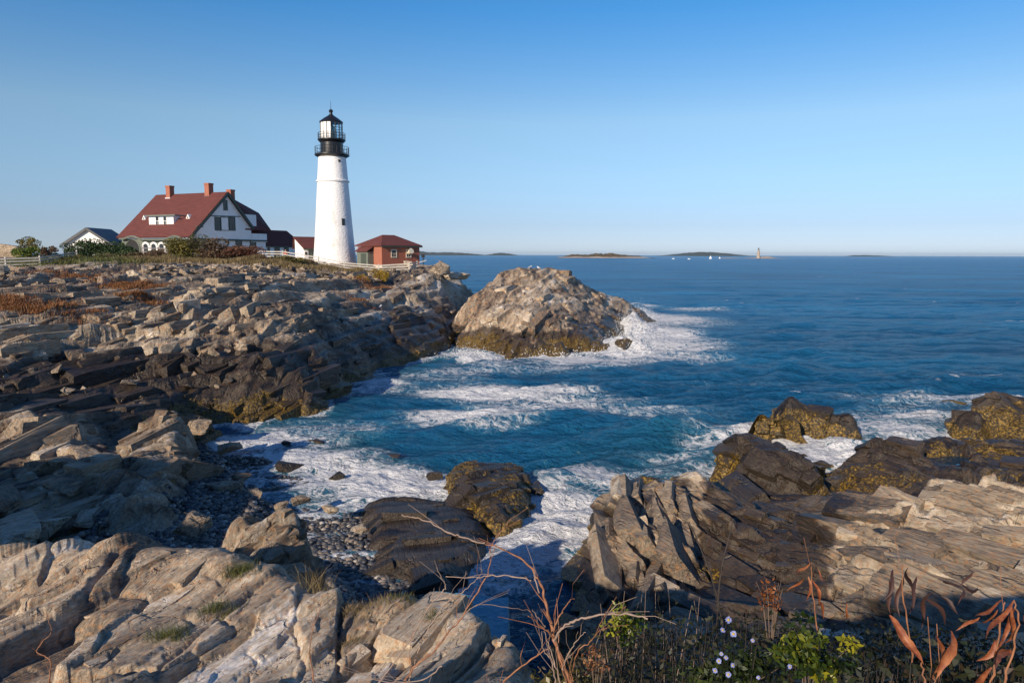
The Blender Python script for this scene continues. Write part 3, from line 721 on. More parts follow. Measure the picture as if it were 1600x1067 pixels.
deep = t.ramp(t.noise(0.03, 5, 0.6, t.mapv((.4, 1.4, 1))), [(0.35, (0.009, 0.115, 0.265)), (0.7, (0.018, 0.220, 0.450))])
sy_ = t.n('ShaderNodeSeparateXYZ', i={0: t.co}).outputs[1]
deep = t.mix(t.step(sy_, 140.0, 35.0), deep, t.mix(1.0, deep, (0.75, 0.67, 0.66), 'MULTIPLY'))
deep = t.mix(t.math('MULTIPLY', sh, 0.6), deep, (0.018, 0.10, 0.13))
wcol = t.mix(t.math('MULTIPLY', thin, 0.30), deep, (0.22, 0.42, 0.50))
c = t.mix(fm, wcol, (0.80, 0.82, 0.84))
b1 = t.noise(0.55, 6, 0.62, t.mapv((0.7, 1.3, 1), (0, 0, R(18))))
b2 = t.noise(2.6, 6, 0.65, t.mapv((0.7, 1.3, 1), (0, 0, R(10))))
nc = t.n('ShaderNodeTexNoise', i={'Scale': 0.45, 'Detail': 5.0, 'Roughness': 0.62, 'Vector': t.mapv((0.55, 1.4, 1), (0, 0, R(14)))}).outputs['Color']
nv = t.n('ShaderNodeVectorMath', operation='MULTIPLY_ADD'); t.put(nv.inputs[0], nc); nv.inputs[1].default_value = (1.3, 2.6, 0.0); nv.inputs[2].default_value = (-0.65, -1.3, 1.0)
gn = t.n('ShaderNodeNewGeometry').outputs['Normal']
av = t.n('ShaderNodeVectorMath', operation='ADD'); t.put(av.inputs[0], nv.outputs[0]); t.put(av.inputs[1], gn)
base_n = t.n('ShaderNodeVectorMath', operation='NORMALIZE'); t.put(base_n.inputs[0], av.outputs[0])
b0 = t.noise(0.10, 7, 0.66, t.mapv((0.5, 1.7, 1), (0, 0, R(14))))
nrm = t.bump(b0, 0.5, 2.0, base_n.outputs[0])
nrm = t.bump(b1, 1.0, 1.6, nrm)
nrm = t.bump(b2, 1.0, 0.34, nrm)
nrm = t.bump(t.math('MULTIPLY', val, fm), 0.6, 0.08, nrm)
rg = t.math('ADD', 0.10, t.math('MULTIPLY', fm, 0.6))
df = t.n('ShaderNodeBsdfDiffuse'); t.put(df.inputs['Color'], c); t.put(df.inputs['Normal'], nrm)
gs = t.n('ShaderNodeBsdfGlossy'); gs.inputs['Color'].default_value = (1, 1, 1, 1); t.put(gs.inputs['Roughness'], rg); t.put(gs.inputs['Normal'], nrm)
fr = t.n('ShaderNodeFresnel', i={'IOR': 1.333, 'Normal': nrm}).outputs[0]
ff = t.math('MINIMUM', t.math('MULTIPLY', fr, 0.90), 0.36)
ff = t.math('MULTIPLY', ff, t.math('SUBTRACT', 1.0, t.math('MULTIPLY', fm, 0.85)))
mx = t.n('ShaderNodeMixShader'); t.put(mx.inputs[0], ff); t.t.links.new(df.outputs[0], mx.inputs[1]); t.t.links.new(gs.outputs[0], mx.inputs[2])
t.t.links.new(mx.outputs[0], t.t.nodes['Material Output'].inputs['Surface']); t.t.nodes.remove(t.b)
m_sea = t.m
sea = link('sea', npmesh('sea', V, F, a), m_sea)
tag(sea, kind='structure')

# spray thrown up where the swell breaks on the islet
r = np.random.RandomState(77); tv = np.array([[1, 0, -.7], [-1, 0, -.7], [0, 1, .7], [0, -1, .7]]) * .5; tf = np.array([[0, 1, 2], [0, 3, 1], [0, 2, 3], [1, 3, 2]])
Vs, Fs, nb = [], [], 0
for u, v, n, rx, ry, hh in [(985, 520, 2600, 1.5, 4.5, 1.1), (975, 546, 1500, 1.6, 2.0, .9), (1000, 495, 900, 1.2, 5, .8), (735, 560, 500, 1.6, 1.2, .5), (880, 558, 250, 3, .8, .3)]:
    p = PZ(u, v, 0); q = r.normal(size=(n, 3)); z = np.abs(q[:, 2]) ** 1.2 * hh; k_ = np.exp(-z / 3)
    C = np.stack([p.x + q[:, 0] * rx * k_, p.y + q[:, 1] * ry * k_, z + .1], 1); s = r.uniform(.02, .085, n) * k_ * min(1, p.y / 75)
    V = C[:, None] + tv[None] * s[:, None, None] * 2; Vs.append(V.reshape(-1, 3)); Fs.append((tf[None] + (np.arange(n) * 4)[:, None, None] + nb).reshape(-1, 3)); nb += 4 * n
tag(link('sea_spray', npmesh('sea_spray', np.concatenate(Vs), np.concatenate(Fs), None, False), plain('spray_white', (.85, .87, .88), .6, .02)), 'white spray thrown up by surf against the rocks', 'spray', kind='stuff')
# ================================================================= buildings
class MB:
    def __init__(s): s.v = []; s.f = []
    def poly(s, pts):
        b = len(s.v); s.v += [tuple(p) for p in pts]; s.f.append(tuple(range(b, b + len(pts)))); return s
    def slab(s, pts, off):
        # a flat polygon given thickness by the offset vector
        n = len(pts); b = len(s.v); off = Vector(off)
        s.v += [tuple(p) for p in pts] + [tuple(Vector(p) + off) for p in pts]
        s.f.append(tuple(range(b, b + n))[::-1]); s.f.append(tuple(range(b + n, b + 2 * n)))
        for i in range(n): j = (i + 1) % n; s.f.append((b + i, b + j, b + n + j, b + n + i))
        return s
    def box(s, o, ax, ay, az):
        o, ax, ay, az = map(Vector, (o, ax, ay, az))
        return s.slab([o, o + ax, o + ax + ay, o + ay], az)
    def bar(s, a, b, w, h=None):
        a, b = Vector(a), Vector(b); h = h or w
        d = (b - a).normalized(); up = Vector((0, 0, 1)) if abs(d.z) < .9 else Vector((0, 1, 0))
        x = d.cross(up).normalized(); y = x.cross(d)
        return s.slab([a + x * w / 2 * i + y * h / 2 * j for i, j in ((-1, -1), (1, -1), (1, 1), (-1, 1))], b - a)
    def tube(s, pts, r, n=8, r2=None):
        pts = [Vector(p) for p in pts]; k = len(pts); b = len(s.v)
        rr = [r + ((r2 if r2 is not None else r) - r) * i / max(1, k - 1) for i in range(k)] if not isinstance(r, (list, tuple)) else r
        for i, p in enumerate(pts):
            d = (pts[min(i + 1, k - 1)] - pts[max(i - 1, 0)]).normalized()
            up = Vector((0, 0, 1)) if abs(d.z) < .95 else Vector((1, 0, 0))
            x = d.cross(up).normalized(); y = x.cross(d)
            for j in range(n):
                t = 2 * math.pi * j / n; s.v.append(tuple(p + (x * math.cos(t) + y * math.sin(t)) * rr[i]))
        for i in range(k - 1):
            for j in range(n):
                q = (j + 1) % n; s.f.append((b + i * n + j, b + i * n + q, b + (i + 1) * n + q, b + (i + 1) * n + j))
        s.f.append(tuple(b + j for j in range(n))[::-1]); s.f.append(tuple(b + (k - 1) * n + j for j in range(n)))
        return s
    def lathe(s, c, prof, n=32, cap=True):
        b = len(s.v); c = Vector(c)
        for r, z in prof:
            for j in range(n):
                t = 2 * math.pi * j / n; s.v.append((c.x + r * math.cos(t), c.y + r * math.sin(t), z))
        for i in range(len(prof) - 1):
            for j in range(n):
                q = (j + 1) % n; s.f.append((b + i * n + j, b + i * n + q, b + (i + 1) * n + q, b + (i + 1) * n + j))
        if cap:
            s.f.append(tuple(b + j for j in range(n))[::-1]); s.f.append(tuple(b + (len(prof) - 1) * n + j for j in range(n)))
        return s
    def build(s, name, mat, parent=None, smooth=False):
        me = bpy.data.meshes.new(name); me.from_pydata(s.v, [], s.f); me.update()
        bm = bmesh.new(); bm.from_mesh(me); bmesh.ops.recalc_face_normals(bm, faces=bm.faces); bm.to_mesh(me); bm.free()
        if smooth: me.shade_smooth(); me.set_sharp_from_angle(angle=R(35))
        o = link(name, me, mat, None)
        if parent is not None:
            o.parent = parent; o.matrix_parent_inverse = Matrix.Translation(-parent.location)
        return o

def shingle_mat(name, lo, hi, row=0.22):
    t = NT(name)
    br = t.n('ShaderNodeTexBrick', i={'Scale': 1.0, 'Mortar Size': 0.012, 'Brick Width': 0.35, 'Row Height': row, 'Color1': lo, 'Color2': hi, 'Mortar': tuple(x * .6 for x in lo), 'Vector': t.mapv((1, 1, 1.35), (0, 0, R(-40)))})
    sep = t.n('ShaderNodeSeparateXYZ', i={0: t.mapv((1, 1, 1), (0, 0, R(-40)))})
    cmb = t.n('ShaderNodeCombineXYZ', i={0: t.math('ADD', sep.outputs[0], sep.outputs[1]), 1: t.math('MULTIPLY', sep.outputs[2], 1.4)})
    t.put(br.inputs['Vector'], cmb.outputs[0])
    c = t.mix(t.math('MULTIPLY', t.noise(0.8, 5), 0.35), br.outputs['Color'], tuple(x * 1.35 for x in hi))
    st = t.step(t.noise(2.2, 5, .6, t.mapv((1, 1, .25))), .58, .75)
    c = t.mix(t.math('MULTIPLY', st, .3), c, tuple(x * .55 for x in lo))
    return t.out(c, 0.85, t.bump(br.outputs['Fac'], 0.3, 0.02))
m_roof = shingle_mat('red_shingle', (0.085, 0.022, 0.018), (0.135, 0.036, 0.028))
m_roof_d = shingle_mat('brown_shingle', (0.085, 0.030, 0.025), (0.14, 0.048, 0.038))
def clap(name, c):
    t = NT(name)
    w = t.n('ShaderNodeTexWave', wave_type='BANDS', bands_direction='Z', wave_profile='SAW', i={'Scale': 1.3, 'Distortion': 0.0, 'Vector': t.co})
    f = t.noise(1.2, 6)
    cc = t.ramp(f, [(0.3, tuple(x * .90 for x in c)), (0.6, c)])
    return t.out(cc, 0.6, t.bump(w.outputs['Fac'], 0.25, 0.03))
m_white = clap('white_clapboard', (0.88, 0.88, 0.86))
m_stucco = plain('white_render', (0.82, 0.81, 0.78), 0.65, 0.05, 2.0, 0.3)
m_green = plain('grey_green_paint', (0.13, 0.15, 0.12), 0.6, 0.15)
m_trim = plain('dark_green_trim', (0.035, 0.055, 0.045), 0.5, 0.15)
m_wtrim = plain('white_trim', (0.82, 0.81, 0.78), 0.5, 0.04)
m_pane = NT('window_glass').out((0.02, 0.025, 0.03), 0.08)
m_dark = plain('shade_dark_fill', (0.012, 0.013, 0.015), 0.8, 0.2)  # flat dark fill painted for the shade inside openings
m_black = plain('black_iron', (0.012, 0.012, 0.014), 0.32, 0.3, 4.0)
def brick_mat():
    t = NT('red_brick')
    sep = t.n('ShaderNodeSeparateXYZ', i={0: t.mapv((1, 1, 1), (0, 0, R(-32)))})
    cmb = t.n('ShaderNodeCombineXYZ', i={0: t.math('ADD', sep.outputs[0], sep.outputs[1]), 1: sep.outputs[2]})
    br = t.n('ShaderNodeTexBrick', i={'Scale': 1.0, 'Mortar Size': 0.010, 'Brick Width': 0.22, 'Row Height': 0.075, 'Color1': (0.36, 0.095, 0.045), 'Color2': (0.27, 0.065, 0.035), 'Mortar': (0.30, 0.20, 0.15), 'Vector': cmb.outputs[0]})
    c = t.mix(t.math('MULTIPLY', t.noise(1.3, 5), .4), br.outputs['Color'], (0.42, 0.13, 0.07))
    return t.out(c, 0.85, t.bump(br.outputs['Fac'], 0.4, 0.01))
m_brick = brick_mat()

def zat(v, D): return P(523, v, D).z
def window(p0, n, u0, v0, u1, v1, parent, frame=m_trim, pane=m_pane, name='window', bar=0.10, muntin=True, fill=None):
    vm = (v0 + v1) / 2; um = (u0 + u1) / 2
    a = on_plane(u0, vm, p0, n); b = on_plane(u1, vm, p0, n)
    z1 = on_plane(um, v0, p0, n).z; z0 = on_plane(um, v1, p0, n).z
    a.z = b.z = 0; g = (b - a); L = g.length; g = g / L; up = Vector((0, 0, 1)); n = Vector(n)
    a = a + up * z0; Hh = z1 - z0
    m = MB()
    m.box(a + n * .003, g * L, up * bar, n * .07); m.box(a + up * (Hh - bar) + n * .003, g * L, up * bar, n * .07)
    m.box(a + up * bar + n * .004, g * bar, up * (Hh - 2 * bar), n * .06); m.box(a + g * (L - bar) + up * bar + n * .004, g * bar, up * (Hh - 2 * bar), n * .06)
    f = m.build(name, frame, parent)
    q = MB(); q.box(a + g * bar + up * bar + n * .006, g * (L - 2 * bar), up * (Hh - 2 * bar), n * .012)
    pn = q.build('pane', fill or pane, None); pn.parent = f
    if muntin:
        q = MB(); q.box(a + up * (Hh / 2 - .035) + g * bar + n * .021, g * (L - 2 * bar), up * .07, n * .02)
        q.box(a + up * bar + g * (L / 2 - .025) + n * .022, g * .05, up * (Hh / 2 - .04 - bar), n * .016)
        sh = q.build('sash_bar', frame, None); sh.parent = f
    return f

# ---------------------------------------------------------------- lighthouse
LD = 119.0
c0 = P(523.6, 415, LD)
mpp = LD / FPX * 1.0
zv = lambda v: P(520, v, LD).z
lh = empty('lighthouse', (c0.x, c0.y, zv(417)))
tag(lh, 'tall white tapering lighthouse tower with black gallery and lantern beside the red-roofed buildings', 'lighthouse')
t = NT('whitewashed_masonry')
st = t.noise(1.1, 6, .6, t.mapv((1, 1, .35)))
cc = t.ramp(st, [(0.28, (0.66, 0.63, 0.58)), (0.45, (0.82, 0.81, 0.79)), (0.7, (0.86, 0.855, 0.84))])
m_tower = t.out(cc, 0.6, t.bump(t.vor(2.6, t.mapv((1, 1, 1.7))), 0.35, 0.10, t.bump(t.noise(6, 5), .3, .03)))
hw = [(417, 33.6), (412, 33.2), (400, 31.8), (380, 30.0), (350, 27.6), (320, 25.6), (287, 23.3), (262, 21.6), (247, 20.6)]
prof = []
for i in range(len(hw) - 1):
    for k in range(4):
        f = k / 4; v = hw[i][0] + (hw[i + 1][0] - hw[i][0]) * f; r = hw[i][1] + (hw[i + 1][1] - hw[i][1]) * f
        prof.append((r * mpp, zv(v)))
prof.append((20.6 * mpp, zv(246)))
MB().lathe(c0, [(prof[0][0] + .03, zv(430))] + prof, 64).build('tower', m_tower, lh, True)
MB().lathe(c0, [(23.3 * mpp, zv(285.5)), (24.9 * mpp, zv(285)), (25.1 * mpp, zv(283)), (23.0 * mpp, zv(281.8))], 64, False).build('stone_band', m_tower, lh, True)
MB().lathe(c0, [(20.5 * mpp, zv(247)), (25.4 * mpp, zv(244.2)), (26.0 * mpp, zv(243.6)), (26.0 * mpp, zv(241.6)), (16.5 * mpp, zv(241.4))], 48).build('gallery_deck', m_black, lh, True)
MB().lathe(c0, [(17.0 * mpp, zv(241.4)), (17.0 * mpp, zv(224)), (20.2 * mpp, zv(220.6)), (20.8 * mpp, zv(220)), (20.8 * mpp, zv(218.4)), (12 * mpp, zv(218.3))], 48).build('watch_room', m_black, lh, True)
def railing(r, v0, v1, npost, name='gallery_railing'):
    m = MB(); r = r * mpp; z0, z1 = zv(v0), zv(v1)
    for k in range(npost):
        a = 2 * math.pi * k / npost; p = Vector((c0.x + r * math.cos(a), c0.y + r * math.sin(a), 0))
        m.tube([p + Vector((0, 0, z0)), p + Vector((0, 0, z1))], .035, 5)
    for f in (0.12, .55, 1.0):
        z = z0 + (z1 - z0) * f
        ring = [Vector((c0.x + r * math.cos(2 * math.pi * k / 32), c0.y + r * math.sin(2 * math.pi * k / 32), z)) for k in range(33)]
        m.tube(ring, .03, 5)
    return m.build(name, m_black, lh)
railing(25.2, 241.6, 230.5, 24); railing(20.2, 218.4, 208.8, 20)
# lantern: sixteen sides, white blinds landward and glass seaward
N = 16; r0 = 16.3 * mpp; zb, zt = zv(218.3), zv(191.5)
ang = [2 * math.pi * (k + .5) / N for k in range(N)]
cnr = [Vector((c0.x + r0 * math.cos(a), c0.y + r0 * math.sin(a), 0)) for a in ang]
gl = NT('lantern_glass')
m_gl = gl.out((0.85, 0.95, 1.0), 0.02, IOR=1.2, Transmission_Weight=1.0)
w_, g_, mu = MB(), MB(), MB()
for k in range(N):
    a, b = cnr[k], cnr[(k + 1) % N]; am = (ang[k] + math.pi / N) % (2 * math.pi)
    mid = math.degrees(am)
    inn = (Vector((c0.x, c0.y, 0)) - (a + b) / 2).normalized() * .03
    q = [a + Vector((0, 0, zb)), b + Vector((0, 0, zb)), b + Vector((0, 0, zt)), a + Vector((0, 0, zt))]
    if 100 < mid < 283: w_.slab(q, inn)
    else:
        g_.slab(q, inn)
        for f in (.33, .66): mu.bar(q[0].lerp(q[3], f), q[1].lerp(q[2], f), .07)
    mu.bar(q[0], q[3], .09)
w_.build('lantern_blind', plain('lantern_white', (.84, .84, .82), .5, .03), lh); g_.build('lantern_glass', m_gl, lh); 
fr = MB()
mu.build('lantern_frame', m_black, lh)
MB().lathe(c0, [(.25, zb), (.55, zb + .5), (.72, zb + 1.2), (.6, zb + 1.9), (.2, zb + 2.3)], 20).build('lens', NT('lens_glass').out((.35, .55, .5), .1), lh, True)
MB().lathe(c0, [(17.4 * mpp, zv(192.5)), (17.7 * mpp, zv(191)), (11 * mpp, zv(185.5)), (6 * mpp, zv(182.2)), (2.6 * mpp, zv(179.5)), (2.0 * mpp, zv(176.5)), (3.0 * mpp, zv(175)), (3.2 * mpp, zv(173.4)), (2.0 * mpp, zv(171.6)), (.03, zv(171))], 32).build('lantern_roof', m_black, lh, True)
MB().tube([Vector((c0.x, c0.y, zv(171.5))), Vector((c0.x, c0.y, zv(158)))], .045, 6, .02).build('lightning_rod', m_black, lh)
# windows of the tower
for (u, v, w, h) in ((536.6, 347, 3.6, 10.5), (529.2, 251, 2.4, 3.2)):
    d = ray(u, v); o = Vector((0, 0, H)); rr = [r for r, z in prof]; D = LD - 3
    rad = np.interp(-P(u, v, LD - 2).z, [-z for r, z in prof][::-1] if False else [-(z) for r, z in prof][::-1], [r for r, z in prof][::-1])
    dx = P(u, v, LD - 2).x - c0.x; dy = -math.sqrt(max(.01, rad ** 2 - dx ** 2))
    n = Vector((dx, dy, 0)).normalized(); p = Vector((c0.x + dx, c0.y + dy, P(u, v, LD - 2).z)); g = Vector((-n.y, n.x, 0))
    W_, H_ = w * mpp / abs(g.x), h * mpp
    m = MB(); m.box(p - g * W_ / 2 - Vector((0, 0, H_ / 2)) - n * .2, g * W_, Vector((0, 0, H_)), n * .26); f = m.build('window', m_trim if h > 5 else m_dark, lh)
    if h > 5:
        q = MB(); q.box(p - g * (W_ / 2 - .07) - Vector((0, 0, H_ / 2 - .08)) + n * .062, g * (W_ - .14), Vector((0, 0, H_ - .16)), n * .01); o = q.build('pane', m_pane); o.parent = f

# ---------------------------------------------------------------- keeper's house
AZ = R(66)
ng = Vector((math.sin(AZ), -math.cos(AZ), 0)); g = Vector((math.cos(AZ), math.sin(AZ), 0)); mm = -g; rd = -ng
Z = Vector((0, 0, 1))
G0 = P(294, 371.5, 120.0)
A_ = on_plane(353.6, 301.7, G0, ng); B_ = on_plane(393, 356.5, G0, ng)
Le = (on_plane(241, 306, A_, mm) - A_).dot(rd)
Le2 = (on_plane(187, 372, G0, mm) - G0).dot(rd)
LR = (Le + Le2) / 2
base_z = G0.z - 4.4
kh = empty('keepers_house', (G0.x, G0.y, base_z))
tag(kh, 'large white and grey-green house with steep red roof and three brick chimneys', 'house')
ov = ng * .45
m = MB()
m.slab([G0 + ov, A_ + ov, A_ + rd * LR, G0 + rd * LR], (A_ - G0).cross(rd).normalized() * -.25 if (A_ - G0).cross(rd).z < 0 else (A_ - G0).cross(rd).normalized() * .25)
C_ = A_ + (B_ - A_) * 1.0
m.slab([A_ + ov, C_ + ov, C_ + rd * LR, A_ + rd * LR], Vector((B_ - A_).cross(rd)).normalized() * (.25 if (B_ - A_).cross(rd).z > 0 else -.25))
roof = m.build('roof', m_roof, kh)
nr = (A_ - G0).cross(rd).normalized()
if nr.z < 0: nr = -nr
def kid(o, par):
    o.parent = par; return o
# walls
dn = Vector((0, 0, 1))
wl = G0 + g * .55; fl = lambda p, z: Vector((p.x, p.y, z))
E_ = on_plane(416.5, 371, G0, ng)
up_l = G0 + g * .3; 
m = MB()
m.slab([up_l + Z * .15, C_ - g * .1 - Z * .1, A_ - Z * .28], -ng * .4)            # upper gable wall, shingled
low = G0.z - .15
m.slab([fl(up_l, low - .15), fl(C_ - g * .1, low - .15), C_ - g * .1 - Z * .1, up_l + Z * .15], -ng * .4)
m.build('gable_wall', m_white, kh)
m = MB()
bk = rd * (LR - .6)
o_ = fl(wl, base_z - 1.5) - ng * .28
m.box(o_, fl(E_, 0) - fl(wl, 0), rd * 9, Z * (low - .16 - base_z + 1.5))
m.build('lower_wall', m_white, kh)
m = MB(); m.box(fl(wl, base_z - 1.5) + rd * .3 - g * .02, rd * (LR - .8), g * 6.5, Z * (G0.z - base_z + 1.45)); m.build('side_wall', m_green, kh)
MB().bar(fl(up_l, low - .05) + ng * .04, fl(E_, low - .05) + ng * .04, .14, .28).build('belt_trim', m_trim, kh)
MB().bar(G0 + ov + ng * .03 - Z * .12, A_ + ov + ng * .03 - Z * .12, .12, .42).bar(A_ + ov + ng * .03 - Z * .12, C_ + ov + ng * .03 - Z * .12, .12, .42).build('verge_board', m_trim, kh)
MB().bar(on_plane(326, 337.4, G0, ng) + ng * .05, on_plane(375.5, 338.6, G0, ng) + ng * .05, .08, .15).build('gable_trim', m_trim, kh)
MB().box(on_plane(305, 355, G0, ng) + ng * .0, g * 1.3, ng * .45, Z * .2).build('gable_bracket', m_trim, kh)
# right-hand wall band and rear roof
m = MB(); b0 = fl(C_ - g * .05, low - .3); m.slab([b0, fl(E_ + g * .1, low - .3), fl(E_ + g * .1, low + 1.25), fl(C_ - g * .05, low + 1.25)], rd * 5)
m.build('wing_wall', m_white, kh)
pc = G0 + rd * .25
e1 = on_plane(381, 352, pc, ng); e2 = on_plane(421.5, 359.3, pc, ng); e1.z = e2.z
pr = G0 + rd * 5.0
r1 = on_plane(360, 308.5, pr, ng); r2 = on_plane(404.5, 333, pr, ng); r1b = on_plane(352, 304, pr, ng)
wr = MB(); e3 = e2 + rd * 9.5
wr.slab([e1 + ng * .3, e2 + ng * .3, r2, r1b], Vector((0, 0, -.22))); wr.slab([e2 + ng * .3, e3, r2 + rd * .6, r2], Vector((0, 0, -.22))); wr.slab([r1b, r2, r2 + rd * 5, r1b + rd * 5], Vector((0, 0, -.22)))
wr.build('wing_roof', m_roof, kh)
# dormer of the wing roof
pd = G0 + rd * .4
m = MB(); d0, d1 = on_plane(382.5, 354.5, pd, ng), on_plane(400.8, 354.5, pd, ng); zt_ = on_plane(391, 335.5, pd, ng).z
d1.z = d0.z
m.box(d0, d1 - d0, rd * 3.4, Z * (zt_ - d0.z)); dm = m.build('dormer', m_white, kh)
kid(window(pd + ng * 0, ng, 389.5, 339, 398.5, 352, kh), kh)
# long dormer on the left slope
Q = on_plane(252, 353.7, G0, nr)
pf = lambda u, v, off=0: on_plane(u, v, Q + mm * off, mm)
f1, f2 = pf(233.3, 354.5), pf(271.6, 354.5); f2.z = f1.z; ztop = pf(252, 336.5).z
m = MB(); m.box(f1, f2 - f1, -mm * 5.5, Z * (ztop - f1.z)); dm = m.build('dormer', m_wtrim, kh)
dr = MB(); a1, a2 = pf(227.5, 335.6, .45), pf(273, 335.6, .45); a2.z = a1.z
t1 = on_plane(241, 305.8, A_ + mm * 1.2, mm); t2 = on_plane(276.4, 302.3, A_ + mm * 1.7, mm); a3 = on_plane(291, 335.8, G0 + nr * .3, nr); t3 = on_plane(296, 303.6, A_, mm); t3.z = A_.z + .30
th = Vector((0, 0, -.22))
dr.slab([a1, a2, t2, t1], th); dr.slab([a2, a3, t3, t2], th); dr.slab([t1, t2, t3, t3 + g * 3 - Z * 2.2, t1 + g * 3 - Z * 2.2], th)
kid(dr.build('dormer_roof', m_roof, kh), kh)
MB().bar(a1 - Z * .2, a2 - Z * .2, .1, .22).bar(a2 - Z * .2, a3 - Z * .2, .1, .22).build('dormer_eave', m_green, kh)
for (u0, u1) in ((243.3, 248.6), (255.4, 260.8)): window(Q, mm, u0, 338, u1, 352.7, kh, frame=m_wtrim, bar=.08)
for (u, v) in ((227, 344), (295.7, 342.5)):
    q0 = on_plane(u, v, G0, nr)
    tri = [q0 - rd * -.55 * 1, q0 + rd * .55 * 1.0, q0 + Z * 1.0]
    tri = [q0 + rd * .5 + mm * .3, q0 - rd * .5 + mm * .3, q0 + mm * .3 + Z * .85]
    f = MB().slab(tri, -mm * 1.6).build('roof_vent', m_wtrim, kh)
    c_ = sum(tri, Vector()) / 3
    kid(MB().slab([c_ + (p - c_) * .42 + mm * .004 for p in tri], mm * .02).build('louvre', m_dark), f)
# chimneys
for (u, vt, vb, w, side, D_off) in ((266, 290.5, 308, 1.0, .5, 0), (326.8, 286.5, 306, 1.05, .3, 0), (361, 296.5, 315, 1.0, -3.2, 0)):
    pp = on_plane(u, vb, A_ - g * side, mm); zt2 = on_plane(u, vt, A_ - g * side, mm).z
    b = fl(pp, pp.z - 2.0); dx = g * w; dy = rd * w
    f = MB().box(b - dx / 2 - dy / 2, dx, dy, Z * (zt2 - b.z - .3)).box(b - dx * .56 - dy * .56 + Z * (zt2 - b.z - .3), dx * 1.12, dy * 1.12, Z * .3).build('chimney', m_brick, kh)
    kid(MB().box(fl(b, pp.z - .35) - dx * .62 - dy * .62, dx * 1.24, dy * 1.24, Z * .22).build('flashing', plain('lead_flashing', (.55, .5, .5), .5), None), f)
# gable windows
window(G0, ng, 348.6, 312.5, 355.3, 329, kh)
for u0, u1, fl_ in ((335.2, 344.6, None), (345, 357.4, m_white), (357.8, 367.4, None)):
    window(G0, ng, u0, 339.2, u1, 360.6, kh, fill=fl_, muntin=fl_ is None)
PL = G0 - ng * .28
for u0, u1 in ((326, 337), (368, 378), (390.5, 400)): window(PL, ng, u0, 373.5, u1, 389.5, kh)
for u0, u1 in ((296.5, 311),): window(PL, ng, u0, 373.5, u1, 389, kh)
cw = on_plane(354.6, 379, PL, ng)
ring = [cw + ng * .05 + (g * math.cos(a) + Z * math.sin(a)) * .56 for a in [2 * math.pi * k / 20 for k in range(21)]]
f = MB().tube(ring, .09, 6).build('round_window', m_wtrim, kh)
kid(MB().slab([p - ng * .03 for p in ring[:-1]], ng * .01).build('pane', m_pane), f)
# arches along the porch side
PS = fl(wl, 0) - g * .02
def arch(u0, u1, vt, vb, fill, frame, name, r=.12):
    a = on_plane(u0, vb, PS, mm); b = on_plane(u1, vb, PS, mm); zb_ = (a.z + b.z) / 2; a.z = b.z = zb_
    zt_ = on_plane((u0 + u1) / 2, vt, PS, mm).z
    w = (b - a).length / 2; c = (a + b) / 2; d = (b - a).normalized(); hh = zt_ - zb_
    path = [a] + [Vector((c.x, c.y, max(zt_ - w, zb_ + .05))) + d * -w * math.cos(t_) + Z * min(w, hh) * math.sin(t_) for t_ in [math.pi * k / 12 for k in range(13)]] + [b]
    f = MB().tube([p + mm * .05 for p in path], r, 6).build(name, frame, kh)
    kid(MB().slab([p + mm * .01 for p in path], mm * .02).build('pane' if 'window' in name else 'shade_panel', fill), f)  # porch arches get a dark panel painted as the shade within
arch(197, 219.5, 374, 394, m_dark, m_green, 'porch_arch')
arch(266, 286, 374, 394, m_dark, m_green, 'porch_arch')
for u0 in (224.2, 236.6, 248.8): arch(u0, u0 + 10.2, 379.5, 397, m_pane, m_wtrim, 'arched_window', .2)
ev = [(186.5, 373.4), (194, 373.2), (200, 370.8), (206, 369.4), (211, 370), (217, 373), (224, 374.6), (245, 374.8), (258, 374.4), (265, 371), (272, 369), (279, 370.5), (286, 374), (294, 374)]
MB().tube([on_plane(u, v, G0 + mm * .12, mm) for u, v in ev], .17, 6).build('eave_moulding', m_green, kh)

# ---------------------------------------------------------------- small gabled buildings
def gabled(name, corner, az, wid, dep, zbase, zeave, zridge, wallm, roofm, label, hip=0.0, cat='building', over=.3, hip_l=None, mono=False):
    n = Vector((math.sin(az), -math.cos(az), 0)); gg = Vector((math.cos(az), math.sin(az), 0)); back = -n
    c = fl(corner, zbase)
    if hip_l is None: hip_l = hip
    o = empty(name, tuple(c)); tag(o, label, cat)
    m = MB(); m.box(c - Z * 1.2, gg * wid, back * dep, Z * (zeave - zbase + 1.2 - .05))
    if hip == 0 or hip_l == 0:
        for s_, hp in ((0, hip_l), (wid, hip)):
            if hp == 0:
                q = c + gg * (s_ + (.0 if s_ == 0 else -.2)); q.z = zeave - .06
                m.slab([q, q + back * dep, q + back * dep * (1 if mono else .5) + Z * (zridge - zeave - .12)], gg * .2)
    m.build('wall', wallm, o)
    e = [fl(c, zeave) - gg * over - back * over, fl(c, zeave) + gg * (wid + over) - back * over, fl(c, zeave) + gg * (wid + over) + back * (dep + over), fl(c, zeave) - gg * over + back * (dep + over)]
    hd_ = dep if mono else dep / 2
    ra = fl(c, zridge) + back * hd_ - gg * over + gg * hip_l; rb = fl(c, zridge) + back * hd_ + gg * (wid + over - hip)
    th_ = Vector((0, 0, .16)); m = MB()
    m.slab([e[0], e[1], rb, ra], th_); m.slab([e[2], e[3], ra, rb], th_)
    if hip: m.slab([e[1], e[2], rb], th_)
    if hip_l: m.slab([e[3], e[0], ra], th_)
    m.build('roof', roofm, o)
    MB().bar(e[0] - Z * .06, e[1] - Z * .06, .1, .2).build('eave_trim', m_trim, o)
    return o, n, gg
ca = P(408, 402, 136.5)
